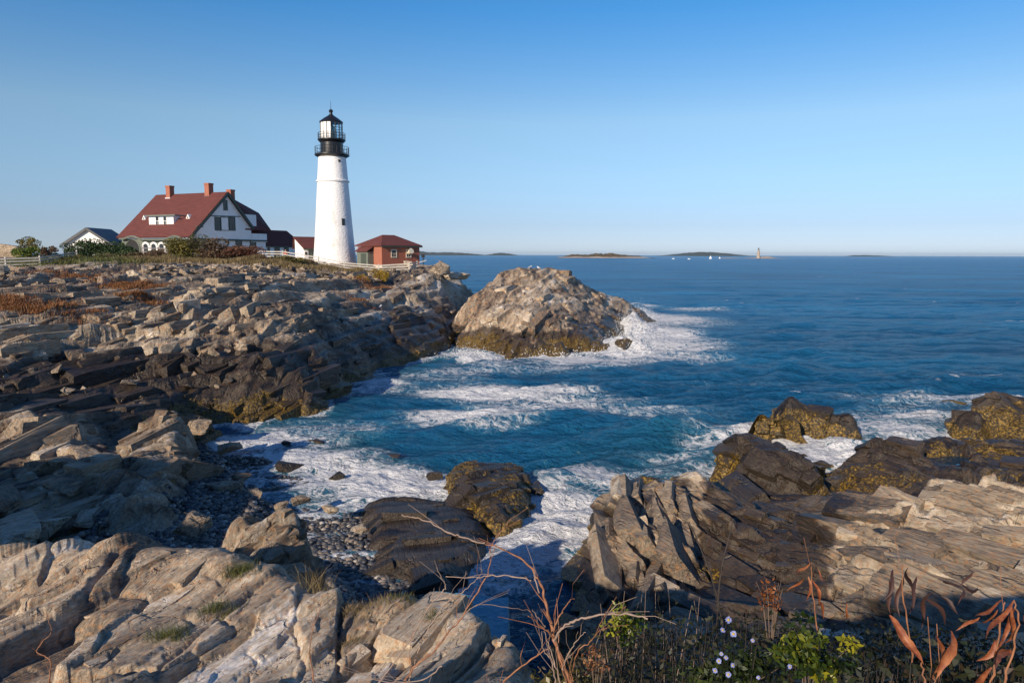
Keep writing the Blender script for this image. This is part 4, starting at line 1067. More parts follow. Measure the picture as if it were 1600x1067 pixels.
an, n1, g1 = gabled('annex', ca, R(60), 10.6, 6.0, ca.z, P(440, 385.2, 140).z, P(440, 361, 142.5).z, m_white, m_roof, 'low white annex with dark red-brown roof joined to the right of the big house', hip=1.6, hip_l=0)
for u0, u1 in ((418.0, 421.5), (428.8, 437), (443.6, 451)): window(fl(ca, 0), n1, u0, 386.8, u1, 402 if u0 < 440 else 400, an, muntin=u0 > 440)
cb = P(476, 410, 119.5)
sb, n2, g2 = gabled('oil_house', cb, R(46), 5.6, 3.0, cb.z, P(476, 389.2, 119.5).z, P(480, 371.2, 121.5).z, m_stucco, m_roof, 'small white building with a red roof touching the foot of the lighthouse', hip=1.5, hip_l=0, mono=True)
window(fl(cb, 0), n2, 482.2, 389.8, 490.4, 410.5, sb, name='door', fill=m_green, muntin=False)
window(fl(cb, 0), n2, 493, 390.2, 500, 404.5, sb)
window(fl(cb, 0), n2, 476.6, 394, 480, 398.5, sb, muntin=False, bar=.04)
cf = P(597, 416.5, 112)
nb = R(46); n3 = Vector((math.sin(nb), -math.cos(nb), 0)); g3 = Vector((math.cos(nb), math.sin(nb), 0))
wf = (on_plane(655.5, 400, cf, n3) - cf).dot(g3)
fh, _, _ = gabled('fog_signal_house', cf, nb, wf, 6.6, cf.z, P(597, 384.6, 112).z, P(605, 368.4, 115.5).z, m_brick, m_roof, 'square red brick building with hipped red roof at the end of the point', hip=2.9, over=.35)
MB().box(fl(cf, cf.z - .3) - g3 * .05 + n3 * .05, g3 * (wf + .1), -n3 * 6.7, Z * .42).build('plinth', plain('pale_stone', (.55, .48, .38), .8), fh)
for u0, u1 in ((610.8, 620), (634.2, 642.5)):
    window(cf, n3, u0, 389.6, u1, 402.8, fh, frame=plain('stone_surround', (.60, .53, .42), .8) if u0 < 620 else bpy.data.materials['stone_surround'], bar=.16)
hd = on_plane(637.5, 395.5, cf, n3)
MB().tube([hd + n3 * .05, hd + n3 * .9 + Z * .35], .22, 10, .48).build('fog_horn', plain('cream_paint', (.62, .56, .42), .5), fh)
n4 = -g3
PLf = fl(cf, 0)
m = MB(); a = on_plane(583.4, 415, PLf + n4 * 1.1, n4); b = on_plane(565, 415, PLf + n4 * 1.1, n4); a.z = b.z = cf.z
L_ = 3.0; a = cf - n3 * 2.2 + n4 * 1.1
porch = MB().box(a, -n3 * 3.0, -n4 * 1.05, Z * 2.3).build('porch', m_green, fh)
kid(MB().box(a + n4 * .01 - n3 * .5 + Z * .03, -n3 * 1.4, n4 * .03, Z * 2.0).build('door', plain('green_door', (.05, .065, .05), .5)), porch)
kid(MB().slab([a + n4 * .3 + Z * 2.3 + n3 * .2, a + n4 * .3 + Z * 2.3 - n3 * 3.2, a - n4 * 1.05 + Z * 3.1 - n3 * 3.2, a - n4 * 1.05 + Z * 3.1 + n3 * .2], Z * .1).build('porch_roof', m_roof), porch)
cg = P(101, 394, 126)
ga, n5, g5 = gabled('garage', P(103, 394, 126), R(-12), 1, 1, 0, 0, 0, m_stucco, m_roof, 'x') if False else (None, None, None)
# garage: gable to the front
azg = R(6); n5 = Vector((math.sin(azg), -math.cos(azg), 0)); g5 = Vector((math.cos(azg), math.sin(azg), 0))
q0 = P(101.5, 397, 126); q1 = on_plane(173.5, 397, q0, n5); q1.z = q0.z; ap = on_plane(136.3, 357.5, q0, n5); el = on_plane(98, 383, q0, n5); er = on_plane(177, 381.5, q0, n5); er.z = el.z
ga = empty('garage', tuple(q0)); tag(ga, 'white gabled outbuilding with dark roof edge at the far left behind the bushes', 'building')
MB().slab([fl(q0, q0.z - 2), fl(q1, q0.z - 2), fl(q1, el.z + .1), ap - Z * .15, fl(q0, el.z + .1)], -n5 * 9).build('wall', m_stucco, ga)
MB().slab([el + n5 * .4, ap + n5 * .4, ap - n5 * 9.4, el - n5 * 9.4], Z * .22).slab([ap + n5 * .4, er + n5 * .4, er - n5 * 9.4, ap - n5 * 9.4], Z * .22).build('roof', plain('grey_roofing', (.20, .20, .20), .8), ga)
MB().bar(el + n5 * .45, ap + n5 * .45, .1, .42).bar(ap + n5 * .45, er + n5 * .45, .1, .42).build('verge_board', plain('dark_grey_board', (.06, .065, .075), .5), ga)
MB().box(fl(q0, q0.z) + n5 * .02, g5 * (q1 - q0).length, n5 * .03, Z * (el.z - q0.z - .1)).build('garage_door', plain('grey_green_board', (.20, .23, .21), .6), ga)

# ---------------------------------------------------------------- fences
m_fence = plain('weathered_white_rail', (0.42, 0.40, 0.36), .7, .2, 6)
m_fdark = plain('weathered_grey_rail', (0.16, 0.14, 0.13), .8, .2, 6)
def fence(name, pts, hts, rails, label, mat, group=None, every=None, post_w=.16):
    """pts: (u, v at the foot, D)"""
    P_ = [P(*p) for p in pts]
    o = empty(name, tuple(P_[0])); tag(o, label, 'fence', group)
    m = MB()
    posts = []
    for a, b in zip(P_[:-1], P_[1:]):
        n_ = max(1, round((b - a).length / every)) if every else 1
        for k in range(n_): posts.append(a.lerp(b, k / n_))
    posts.append(P_[-1])
    for k, p in enumerate(posts):
        lean = Vector((random.uniform(-.03, .03), random.uniform(-.02, .02), 0))
        MB().slab([p + Vector((post_w / 2 * i, post_w / 2 * j, -.4)) for i, j in ((-1, -1), (1, -1), (1, 1), (-1, 1))], Vector((0, 0, hts + .5)) + lean).build('post', mat, o)
    for h in rails:
        for a, b in zip(posts[:-1], posts[1:]):
            j = random.uniform(-.03, .03)
            MB().bar(a + Z * (h + j) + Vector((0, -.10, 0)), b + Z * (h + random.uniform(-.03, .03)) + Vector((0, -.101, 0)), .06, .15).build('rail', mat, o)
    return o
fence('post_and_rail_fence', [(-60, 417, 78), (9.5, 418, 80), (63, 416, 82), (121, 405, 96)], 1.1, (.3, .62, .95), 'weathered white rail fence crossing the slope at the far left', m_fence)
fence('post_and_rail_fence', [(404, 404, 108), (442, 404.5, 107), (498, 414, 106), (538, 422, 104), (592, 426.5, 103), (640, 424, 103), (652, 421, 106)], 1.15, (.35, .70, 1.05), 'pale rail fence running along the cliff top below the lighthouse', m_fence, every=4.0)
fence('post_and_rail_fence', [(222, 398, 109), (300, 400, 108), (400, 401, 109)], 1.15, (.45, 1.0), 'dark rail fence in front of the porch of the big house', m_fdark, every=3.2, post_w=.12)
# ================================================================= far things
def mound(name, u0, u1, D, hts, depth, mat, label, cat, kind=None, seed=1, rough=.25, zoff=0.0):
    a, b = P(u0, 400, D), P(u1, 400, D); L = b.x - a.x
    nx, ny = 160, 24
    xs = np.linspace(0, 1, nx); ys = np.linspace(-1, 1, ny)
    X, Y = np.meshgrid(xs, ys)
    hx = np.interp(xs, np.linspace(0, 1, len(hts)), hts)[None]
    prof = np.clip(1 - np.abs(Y) ** 2.2, 0, 1)
    n = fbm(X * 30, Y * 3, 4, seed)
    Zh = hx * prof * (1 + rough * n * 2) - 1.0 * (1 - prof)
    V = np.stack([a.x + X * L, D + Y * depth / 2 + 0 * X, Zh + zoff], -1).reshape(-1, 3)
    me = npmesh(name, V, grid_faces(nx, ny), None, False)
    o = link(name, me, mat); tag(o, label, cat, kind=kind)
    return o
def sea_dist(v): return H / math.tan(PITCH + math.atan((v - 533.5) / FPX))
t = NT('island_cover')
sz = t.n('ShaderNodeSeparateXYZ', i={0: t.co}).outputs[2]
nzz = t.noise(.02, 5, .6)
shore = t.step(t.math('ADD', sz, t.math('MULTIPLY', nzz, 9.0)), 9.5, 7.5)
cc = t.mix(shore, t.ramp(t.noise(.05, 5, .6), [(.35, (.035, .045, .02)), (.6, (.12, .075, .035)), (.75, (.07, .06, .03))]), (.50, .42, .36))
dk = t.step(t.math('ADD', sz, t.math('MULTIPLY', nzz, 2.0)), 2.6, 1.9)
m_island = t.out(t.mix(dk, cc, (.06, .05, .045)), .9)
m_hill = plain('far_wooded_shore', (.045, .055, .04), .95, .3, .01)
mound('island', 868, 1024, 2300, [0.3, 4, 9, 11, 9, 12, 15, 13, 14, 11, 9, 8, 5, 2, .3], 160, m_island, 'low scrubby island with a pale rock shore lying offshore, left of the distant ledge light', 'island', seed=5)
mound('far_shore', 600, 775, 8500, [40, 48, 55, 44, 36, 30, 34, 30, 18, 6, 0], 900, m_hill, None, None, 'structure', 6, .15)
mound('far_shore', 755, 812, 9500, [1, 12, 26, 34, 24, 14, 1], 600, m_hill, None, None, 'structure', 7, .15)
mound('far_shore', 1030, 1172, 9000, [1, 12, 22, 34, 44, 50, 48, 42, 36, 22, 10, 1], 900, m_hill, None, None, 'structure', 8, .1)
mound('far_shore', 1325, 1392, 9000, [1, 14, 16, 14, 12, 8, 1], 500, m_hill, None, None, 'structure', 9, .1)
m_gran = plain('grey_granite', (.30, .25, .21), .9, .25, .3)
ld = mound('sea_ledge', 1118, 1232, 2300, [0.2, 1.6, 2.2, 1.4, .5, 1.8, 3.0, 5.0, 6.0, 2.2, .6, .3], 40, m_gran, 'thin dark ledge of rock awash around the distant stone light', 'rock', seed=11)
rl = P(1185, 400, 2290); pm = 2290 / FPX
r_ = empty('distant_lighthouse', (rl.x, rl.y, 2)); tag(r_, 'tiny grey stone lighthouse standing on a ledge near the horizon', 'lighthouse')
zz = lambda v: P(1185, v, 2290).z
MB().lathe(rl, [(2.7 * pm, 0), (2.6 * pm, zz(401)), (2.1 * pm, zz(396)), (1.6 * pm, zz(391.5)), (1.9 * pm, zz(391.2)), (1.9 * pm, zz(390.6)), (1.0 * pm, zz(390.5))], 20).build('tower', plain('weathered_granite', (.34, .28, .22), .9, .2, .2), r_, True)
MB().lathe(rl, [(.8 * pm, zz(390.6)), (.8 * pm, zz(388.6)), (1.05 * pm, zz(388.5)), (.1, zz(387))], 12).build('lantern', m_black, r_)
def sailboat(u, D, h, label):
    p = P(u, 400, D); o = empty('sailing_boat', (p.x, p.y, 0)); tag(o, label, 'boat', 'white sailing boats near the horizon'); k = h
    hull = [(-.32, 0), (-.42, .10), (.45, .12), (.34, 0)]
    MB().slab([Vector((p.x + a * k, p.y - .05 * k, b * k)) for a, b in hull], Vector((0, .1 * k, 0))).build('hull', m_wtrim, o)
    MB().tube([Vector((p.x, p.y, .1 * k)), Vector((p.x, p.y, 1.1 * k))], .012 * k, 5).build('mast', m_wtrim, o)
    MB().slab([Vector((p.x + .02 * k, p.y, .16 * k)), Vector((p.x + .4 * k, p.y, .18 * k)), Vector((p.x + .02 * k, p.y, 1.05 * k))], Vector((0, .01 * k, 0))).slab([Vector((p.x - .03 * k, p.y, .14 * k)), Vector((p.x - .36 * k, p.y, .14 * k)), Vector((p.x - .02 * k, p.y, .9 * k))], Vector((0, .01 * k, 0))).build('sail', plain('sail_cloth', (.85, .85, .84), .7, .02), o)
sailboat(1110, 2000, 9, 'larger white sailing boat left of the distant stone light')
sailboat(1124.5, 2150, 6, 'smaller white sailing boat between the larger one and the distant stone light')
def motorboat(u, D, L, label):
    p = P(u, 400, D); o = empty('motor_boat', (p.x, p.y, 0)); tag(o, label, 'boat', 'low white motor boats'); k = L / 2
    MB().slab([Vector((p.x + a * k, p.y - .2 * k, b * k)) for a, b in ((-1, 0), (-1, .22), (1.1, .32), (.8, 0))], Vector((0, .4 * k, 0))).build('hull', m_wtrim, o)
    MB().slab([Vector((p.x + a * k, p.y - .15 * k, b * k)) for a, b in ((-.4, .22), (-.35, .55), (.2, .55), (.45, .26))], Vector((0, .3 * k, 0))).build('cabin', m_wtrim, o)
motorboat(1052, 1900, 7, 'low white motor boat nearer the scrubby island')
motorboat(1076.5, 1800, 7, 'low white motor boat nearer the sailing boats')

# ================================================================= plants on the headland
def leafmat(name, cs, tr=0.25, rough=.6):
    t = NT(name)
    rnd = t.attr('rnd')
    n = len(cs)
    c = t.ramp(rnd, [(i / max(1, n - 1), c) for i, c in enumerate(cs)])
    t.out(c, rough)
    tl = t.n('ShaderNodeBsdfTranslucent'); t.put(tl.inputs[0], c)
    mx = t.n('ShaderNodeMixShader'); mx.inputs[0].default_value = tr
    t.t.links.new(t.b.outputs[0], mx.inputs[1]); t.t.links.new(tl.outputs[0], mx.inputs[2])
    t.t.links.new(mx.outputs[0], t.t.nodes['Material Output'].inputs['Surface'])
    return t.m
rg = np.random.RandomState(11)
def quads(C, Dv, Wv, rnd):
    """leaf-shaped faces: centre, long half axis, wide half axis"""
    V = np.stack([C - Dv, C + Wv - Dv * .1, C + Dv, C - Wv - Dv * .1], 1)
    n = len(C); F = np.arange(n * 4).reshape(n, 4)
    return V.reshape(-1, 3), F, np.repeat(rnd, 4)
def leaf_crown(c, rad, n, size, seed, clumps=14, hang=.0, lowcut=-.5):
    r = np.random.RandomState(seed)
    cc = r.normal(size=(clumps, 3)); cc /= np.linalg.norm(cc, axis=1)[:, None]; cc *= r.uniform(.35, .85, (clumps, 1)); cc[:, 2] = np.maximum(cc[:, 2], lowcut)
    cs = r.uniform(.22, .48, clumps)
    k = r.randint(0, clumps, n)
    d = r.normal(size=(n, 3)); d /= np.linalg.norm(d, axis=1)[:, None]
    pos = cc[k] + d * (cs[k] * r.uniform(.5, 1.05, n) ** .5)[:, None]
    C = pos * np.array(rad) + np.array(c)
    Dv = r.normal(size=(n, 3)); Dv /= np.linalg.norm(Dv, axis=1)[:, None]
    W = np.cross(Dv, r.normal(size=(n, 3))); W /= np.linalg.norm(W, axis=1)[:, None] + 1e-6
    s = size * r.uniform(.6, 1.3, (n, 1))
    rnd = np.clip(.5 + .22 * (r.uniform(-1, 1, n)) + .45 * (r.uniform(-1, 1, clumps)[k]), 0, 1)
    return quads(C, Dv * s, W * s * .5, rnd)
def shrub(name, u, v, D, rad, n, size, mat, label, seed, group=None, cat='shrub', stems=5, clumps=14):
    p = P(u, v, D)
    V, F, rnd = leaf_crown((0, 0, rad[2] * .5), rad, n, size, seed, clumps)
    o = empty(name, tuple(p)); tag(o, label, cat, group)
    link('foliage', npmesh('foliage', V, F, {'rnd': rnd}, False), mat, o)
    m = MB(); r = random.Random(seed)
    for k in range(stems):
        a = r.uniform(0, 6.28); q = Vector((math.cos(a) * rad[0] * .5, math.sin(a) * rad[1] * .5, rad[2] * r.uniform(.5, 1.1)))
        m.tube([Vector((q.x * .1, q.y * .1, -.6)), Vector((q.x * .5, q.y * .5, q.z * .5)), q], .06, 5, .02)
    me = bpy.data.meshes.new('stem'); me.from_pydata(m.v, [], m.f)
    link('stem', me, m_twig, o)
    return o
m_twig = plain('grey_brown_twig', (.13, .09, .065), .8, .3, 8)
m_lgreen = leafmat('dark_green_leaf', [(.012, .028, .008), (.03, .06, .015), (.06, .10, .025)])
m_lolive = leafmat('olive_yellow_leaf', [(.05, .04, .012), (.11, .10, .02), (.22, .18, .035)])
m_lbrown = leafmat('brown_leaf', [(.05, .028, .015), (.11, .065, .035), (.17, .11, .055)])
m_lred = leafmat('red_brown_leaf', [(.06, .02, .012), (.15, .05, .025), (.17, .10, .06)])
m_lbright = leafmat('bright_green_leaf', [(.05, .09, .01), (.12, .18, .02), (.20, .22, .03)])
m_lyel = leafmat('yellow_flower', [(.16, .10, .01), (.38, .24, .02), (.50, .34, .03)])
shrub('juniper', 158, 402, 99, (5.4, 2.6, 1.65), 8000, .16, m_lgreen, 'wide dark green bush on the cliff top left of the big house', 1, clumps=26)
shrub('juniper', 205, 402, 98, (2.2, 1.6, 1.0), 2200, .14, m_lgreen, 'smaller dark green bush just right of the widest one, before the porch', 2)
shrub('rose_bush', 292, 400, 98, (3.3, 2.0, 2.1), 6500, .13, m_lolive, 'olive and yellow bush in front of the corner of the big house', 3, clumps=20)
shrub('bayberry_bush', 240, 405, 97, (3.4, 1.9, .85), 3800, .13, m_lbrown, 'low brown bush between the dark green bushes and the olive one', 4, clumps=20)
shrub('bayberry_bush', 338, 405, 98, (3.1, 1.9, 1.7), 4600, .13, m_lbrown, 'brown bush right of the olive bush under the white gable', 5, clumps=20)
shrub('bayberry_bush', 378, 406, 98, (3.2, 1.9, 1.6), 4600, .13, m_lred, 'reddish brown twiggy bush under the right end of the big house', 6, clumps=20)
shrub('bayberry_bush', 408, 409, 97, (1.9, 1.5, .75), 1500, .13, m_lbrown, 'small brown bush at the start of the cliff-top rail fence', 7)
shrub('ground_juniper', 447, 409, 100, (2.8, 1.4, .55), 2200, .12, m_lbright if False else m_lolive, 'low green mat of bush below the dark-roofed annex', 8)
shrub('goldenrod', 563, 452, 88, (1.3, .9, 1.5), 2200, .09, m_lyel, 'taller clump of yellow goldenrod on the cliff below the brick building', 9, 'goldenrod clumps on the cliff')
shrub('goldenrod', 595, 438, 92, (1.4, .9, 1.0), 1500, .09, m_lyel, 'wider clump of yellow goldenrod nearer the tip of the point', 10, 'goldenrod clumps on the cliff')
shrub('sumac_bush', 45, 399, 92, (1.9, 1.5, .85), 2200, .12, m_lbright, 'bright green bush behind the left rail fence', 12)
shrub('sumac_bush', 42, 392, 100, (2.2, 1.5, 1.2), 2200, .12, m_lyel if False else m_lolive, 'yellow-green bush behind the bright green one at the far left', 13)
shrub('sumac_bush', 74, 396, 100, (1.2, 1.2, .8), 1000, .12, m_lbrown, 'small rusty bush between the bright green bush and the white outbuilding', 14)
shrub('ground_juniper', 95, 412, 88, (2.2, 1.4, .6), 1400, .12, m_lolive, 'low olive scrub along the foot of the left rail fence', 15)
# grass
def blades(C, h, w, seed, lean=.35):
    r = np.random.RandomState(seed); n = len(C)
    a = r.uniform(0, 2 * np.pi, n); hh = h * r.uniform(.5, 1.2, n)
    side = np.stack([np.cos(a), np.sin(a), 0 * a], 1) * (w / 2)
    tip = C + np.stack([r.normal(0, lean, n) * hh, r.normal(0, lean, n) * hh, hh], 1)
    mid = (C + tip) / 2 + np.array([0, 0, 1]) * (hh * .12)[:, None]
    V = np.stack([C - side, C + side, mid + side * .6, mid - side * .6, tip], 1).reshape(-1, 3)
    b = np.arange(n) * 5
    F = np.concatenate([np.stack([b, b + 1, b + 2, b + 3], 1), np.stack([b + 3, b + 2, b + 4, b + 4], 1)])
    F = np.concatenate([np.stack([b, b + 1, b + 2], 1), np.stack([b, b + 2, b + 3], 1), np.stack([b + 3, b + 2, b + 4], 1)])
    return V, F, np.repeat(r.uniform(0, 1, n), 5)
def grass_patch(areas, h, w, mat, surf, seed, zf=None, name='grass'):
    Vs, Fs, Rs = [], [], []; nb = 0
    r = np.random.RandomState(seed)
    for (u, v, D, rx, ry, n) in areas:
        p = P(u, v, D)
        q = r.normal(size=(n, 2)) * [rx / 1.6, ry / 1.6]
        x = p.x + q[:, 0]; y = p.y + q[:, 1]
        C = np.stack([x, y, hz('terrain', x, y) + .12], 1)
        V, F, R_ = blades(C, h, w, seed + nb)
        Vs.append(V); Fs.append(F + nb); Rs.append(R_); nb += len(V)
    o = link(name, npmesh(name, np.concatenate(Vs), np.concatenate(Fs), {'rnd': np.concatenate(Rs)}, False), mat)
    tag(o, kind='stuff'); return o
m_gtan = leafmat('dry_grass', [(.10, .07, .03), (.22, .16, .07), (.30, .22, .10)])
m_gred = leafmat('rusty_grass', [(.11, .04, .012), (.24, .085, .022), (.26, .14, .05)])
m_ggrn = leafmat('green_grass', [(.04, .06, .012), (.09, .11, .025), (.16, .14, .04)])
tag(grass_patch([(505, 414, 101, 5, 3, 5000), (480, 411, 103, 4, 2, 3500), (415, 414, 95, 6, 3, 4000), (340, 412, 93, 7, 3, 5000), (560, 424, 101, 3, 2, 1500), (240, 411, 92, 6, 2, 3500)], .55, .07, m_gtan, land_s, 21, .25, 'dry_grass'), 'dry tan and brown grass along the cliff top', 'grass')
tag(grass_patch([(25, 478, 48.5, 3.2, 1.2, 2600), (-25, 480, 48, 3, 1.6, 1200), (120, 432, 69, 3.0, 2.2, 1300), (205, 450, 62, 2.2, 1.5, 2200), (215, 462, 57, 1.5, 1, 1200), (560, 478, 74, 1.5, 1, 300), (580, 452, 86, 2.5, 1.5, 900), (110, 470, 50, 2.5, 1, 500)], .30, .05, m_gred, land_s, 31, .1, 'rusty_grass'), 'rust coloured grass in pockets of the headland rock', 'grass')
tag(grass_patch([(60, 410, 86, 7, 4, 5000), (10, 409, 86, 5, 4, 3000), (150, 411, 90, 6, 3, 4000), (445, 410, 101, 4, 2, 2500), (300, 409, 97, 6, 2, 3000)], .5, .07, m_ggrn, land_s, 41, .2, 'green_grass'), 'green grass and weeds around the fences and bushes', 'grass')
# far woods at the left
Vs, Fs, Rs, nb = [], [], [], 0
for k in range(60):
    u = random.uniform(-260, 200); D = random.uniform(300, 420)
    p = P(u, 400, D); hgt = random.uniform(5, 9) * (1.05 if u < 110 else .75) * (1.25 if 55 < u < 115 else 1)
    V, F, r_n = leaf_crown((p.x, D, hgt * .3), (random.uniform(7, 13), 6, hgt), 420, 1.0, 500 + k, 8)
    Vs.append(V); Fs.append(F + nb); Rs.append(r_n); nb += len(V)
fo = link('forest', npmesh('forest', np.concatenate(Vs), np.concatenate(Fs), {'rnd': np.concatenate(Rs)}, False), leafmat('far_forest_leaf', [(.012, .02, .012), (.03, .04, .02), (.07, .06, .025)]))
tag(fo, 'dark low woods on the skyline at the far left', 'woods', kind='stuff')

# ================================================================= stones
def stone_mesh(seed, sub=4, flat=.75, cuts=15, rough=.035):
    r = np.random.RandomState(seed)
    bm = bmesh.new(); bmesh.ops.create_icosphere(bm, subdivisions=sub, radius=1.0)
    V = np.array([v.co[:] for v in bm.verts]); F = np.array([[v.index for v in f.verts] for f in bm.faces]); bm.free()
    d = V / np.linalg.norm(V, axis=1)[:, None]; rad = np.ones(len(V))
    for k in range(cuts):
        n = r.normal(size=3); n /= np.linalg.norm(n); h = r.uniform(.42, .85)
        dot = d @ n; rad = np.where(dot > .05, np.minimum(rad, h / np.maximum(dot, .05)), rad)
    V = d * rad[:, None]
    V *= (1 + rough * 2 * (fbm(V[:, 0] * 3 + V[:, 2] * 2, V[:, 1] * 3 - V[:, 2] * 2, 4, seed))[:, None])
    V[:, 2] *= flat
    return V, F
def hull_stone(seed, npts=14, sub=0, rough=.05):
    r = np.random.RandomState(seed); q = r.uniform(-1, 1, (npts, 3)); q /= np.max(np.abs(q), axis=1)[:, None] ** .6 * (np.linalg.norm(q, axis=1)[:, None] ** .4)
    q *= [1, .9, .7]
    bm = bmesh.new()
    for p in q: bm.verts.new(p)
    bmesh.ops.convex_hull(bm, input=bm.verts); bmesh.ops.delete(bm, geom=[v for v in bm.verts if not v.link_faces], context='VERTS')
    if sub:
        bmesh.ops.bevel(bm, geom=list(bm.edges), offset=.05, segments=1, affect='EDGES', profile=.5)
        bmesh.ops.triangulate(bm, faces=bm.faces)
        for k in range(sub): 
            bmesh.ops.subdivide_edges(bm, edges=[e for e in bm.edges if e.calc_length() > .12], cuts=1, use_grid_fill=True); bmesh.ops.triangulate(bm, faces=bm.faces)
    bmesh.ops.triangulate(bm, faces=bm.faces); bm.verts.index_update()
    V = np.array([v.co[:] for v in bm.verts]); F = np.array([[v.index for v in f.verts] for f in bm.faces]); bm.free()
    if sub:
        V = V * (1 + rough * 1.6 * fbm(V[:, 0] * 2 + V[:, 2], V[:, 1] * 2 - V[:, 2], 3, seed) + rough * fbm(V[:, 0] * 2 + V[:, 2] * 9, V[:, 1] * 3 + V[:, 2] * 11, 3, seed + 3))[:, None]
    return V, F
stone_protos = []
for k in range(6):
    V, F = hull_stone(900 + k, 13, 4, .10); tn = np.full(len(V), -.2 + .15 * k)
    stone_protos.append((V, F, tn))
def boulder(u, v, z, s, rz, k, mat, label, name='boulder', group=None, wet=0., weed=0., sink=.25):
    V, F, tn = stone_protos[k % 6]
    s = s if isinstance(s, (tuple, list)) else (s, s * .8, s * .7)
    V2 = V * np.array(s); me = npmesh(name, V2, F, {'tone': tn + .15 * V[:, 0], 'wet': np.full(len(V), wet), 'weed': np.full(len(V), weed) + .3 * V[:, 2]}, False)
    p = PZ(u, v, z); o = link(name, me, mat); o.location = (p.x, p.y, z + s[2] * (1 - sink) * .5); o.rotation_euler = (random.uniform(-.15, .15), random.uniform(-.2, .2), rz)
    tag(o, label, 'rock', group); return o
SURF_G = 'wet stones in the surf off the beach'
for i, (u, v, s, k, lb) in enumerate([(455, 737, (.75, .5, .45), 0, 'largest rounded wet stone in the surf off the pebble beach'), (527, 747, (.42, .3, .22), 1, 'flat squarish wet stone in the surf, right of the largest one'), (448, 694, (.5, .3, .2), 2, 'low wet stone at the back of the surf, above the largest one'),
        (497, 692, (.35, .25, .16), 3, 'small wet stone in the foam farthest from the beach'), (487, 690, (.16, .14, .12), 4, 'tiny wet stone beside the small one in the foam'), (495, 722, (.28, .2, .12), 5, 'tiny low wet stone midway in the surf'), (617, 713, (.55, .35, .14), 2, 'nearly covered stone awash in the middle of the bay'),
        (680, 748, (.4, .35, .3), 3, 'small dark stone against the left side of the flat-topped seaweed rock'), (842, 772, (.6, .5, .5), 0, 'dark stone in the white water right of the flat-topped seaweed rock'), (1018, 771, (.75, .6, .6), 1, 'round black seaweed stone in a gap behind the tan outcrop'),
        (1203, 686, (.42, .32, .24), 4, 'little dark stone in the foam before the yellow-crested sea rock'), (1278, 729, (.8, .5, .28), 2, 'low dark stone in the white inlet'), (1330, 663, (.75, .5, .35), 0, 'dark stone off the right end of the yellow-crested sea rock'), (1493, 633, (.8, .45, .3), 3, 'brown stone just left of the ochre-capped rock'),
        (1305, 775, (1.0, .8, .8), 5, 'dark lump at the head of the white inlet'), (980, 548, (2.0, 1.5, 1.3), 3, 'dark block in the surf at the right foot of the domed islet')]):
    boulder(u, v, -.06, s, i * .9, k, m_wet, lb, 'surf_rock', SURF_G, 1., .45 if i > 7 else .1, .1)
DRY = [(380, 748, .5, .45, 'pale pointed stone standing on the beach near the surf'), (300, 826, 1.1, .75, 'triangular grey boulder on the shaded pebbles'), (345, 772, .4, .95, 'rounded tan boulder half sunk in pebbles behind the brown fin'), (440, 792, .6, .3, 'small tan stone beside the brown fin top'),
       (30, 850, 1.2, 1.3, 'large grey boulder in shade at the left end of the pebbles'), (70, 835, 1.2, .8, 'shaded boulder right of the large grey one'), (20, 792, 1.5, 1.2, 'dark broken block above the large grey boulder'), (95, 772, 1.6, 1.0, 'dark broken block left of the leaning slab'), (85, 735, 1.8, .9, 'pinkish block below the rounded brown hump'), (130, 722, 1.8, .9, 'tan split block between the hump and the leaning slab'),
       (155, 815, 1.2, .7, 'angular dark block at the foot of the leaning slab'), (250, 742, 1.4, .55, 'small tan block behind the leaning slab'), (330, 740, .8, .5, 'dark stone at the foot of the overhanging crag'), (360, 705, .6, .7, 'wet dark stone at the inner corner of the beach'), (400, 775, .6, .4, 'grey stone on the sunlit pebbles'),
       (470, 785, .6, .4, 'flat brown stone near the left side of the wet slab'), (515, 800, .6, .45, 'olive stone near the top corner of the wet slab'), (560, 830, .5, .3, 'small stone touching the left side of the wet slab'), (215, 700, 1.7, .8, 'brown block leaning on the overhanging crag'), (310, 672, .9, .9, 'dark block under the headland at the corner of the beach')]
for i, (u, v, z, s, lb) in enumerate(DRY):
    boulder(u, v, z, (s, s * .75, s * .6), i * 1.3, i, [m_brown, m_rock, m_crop][i % 3], lb, 'boulder', None, .2 if z < .9 else 0, 0)
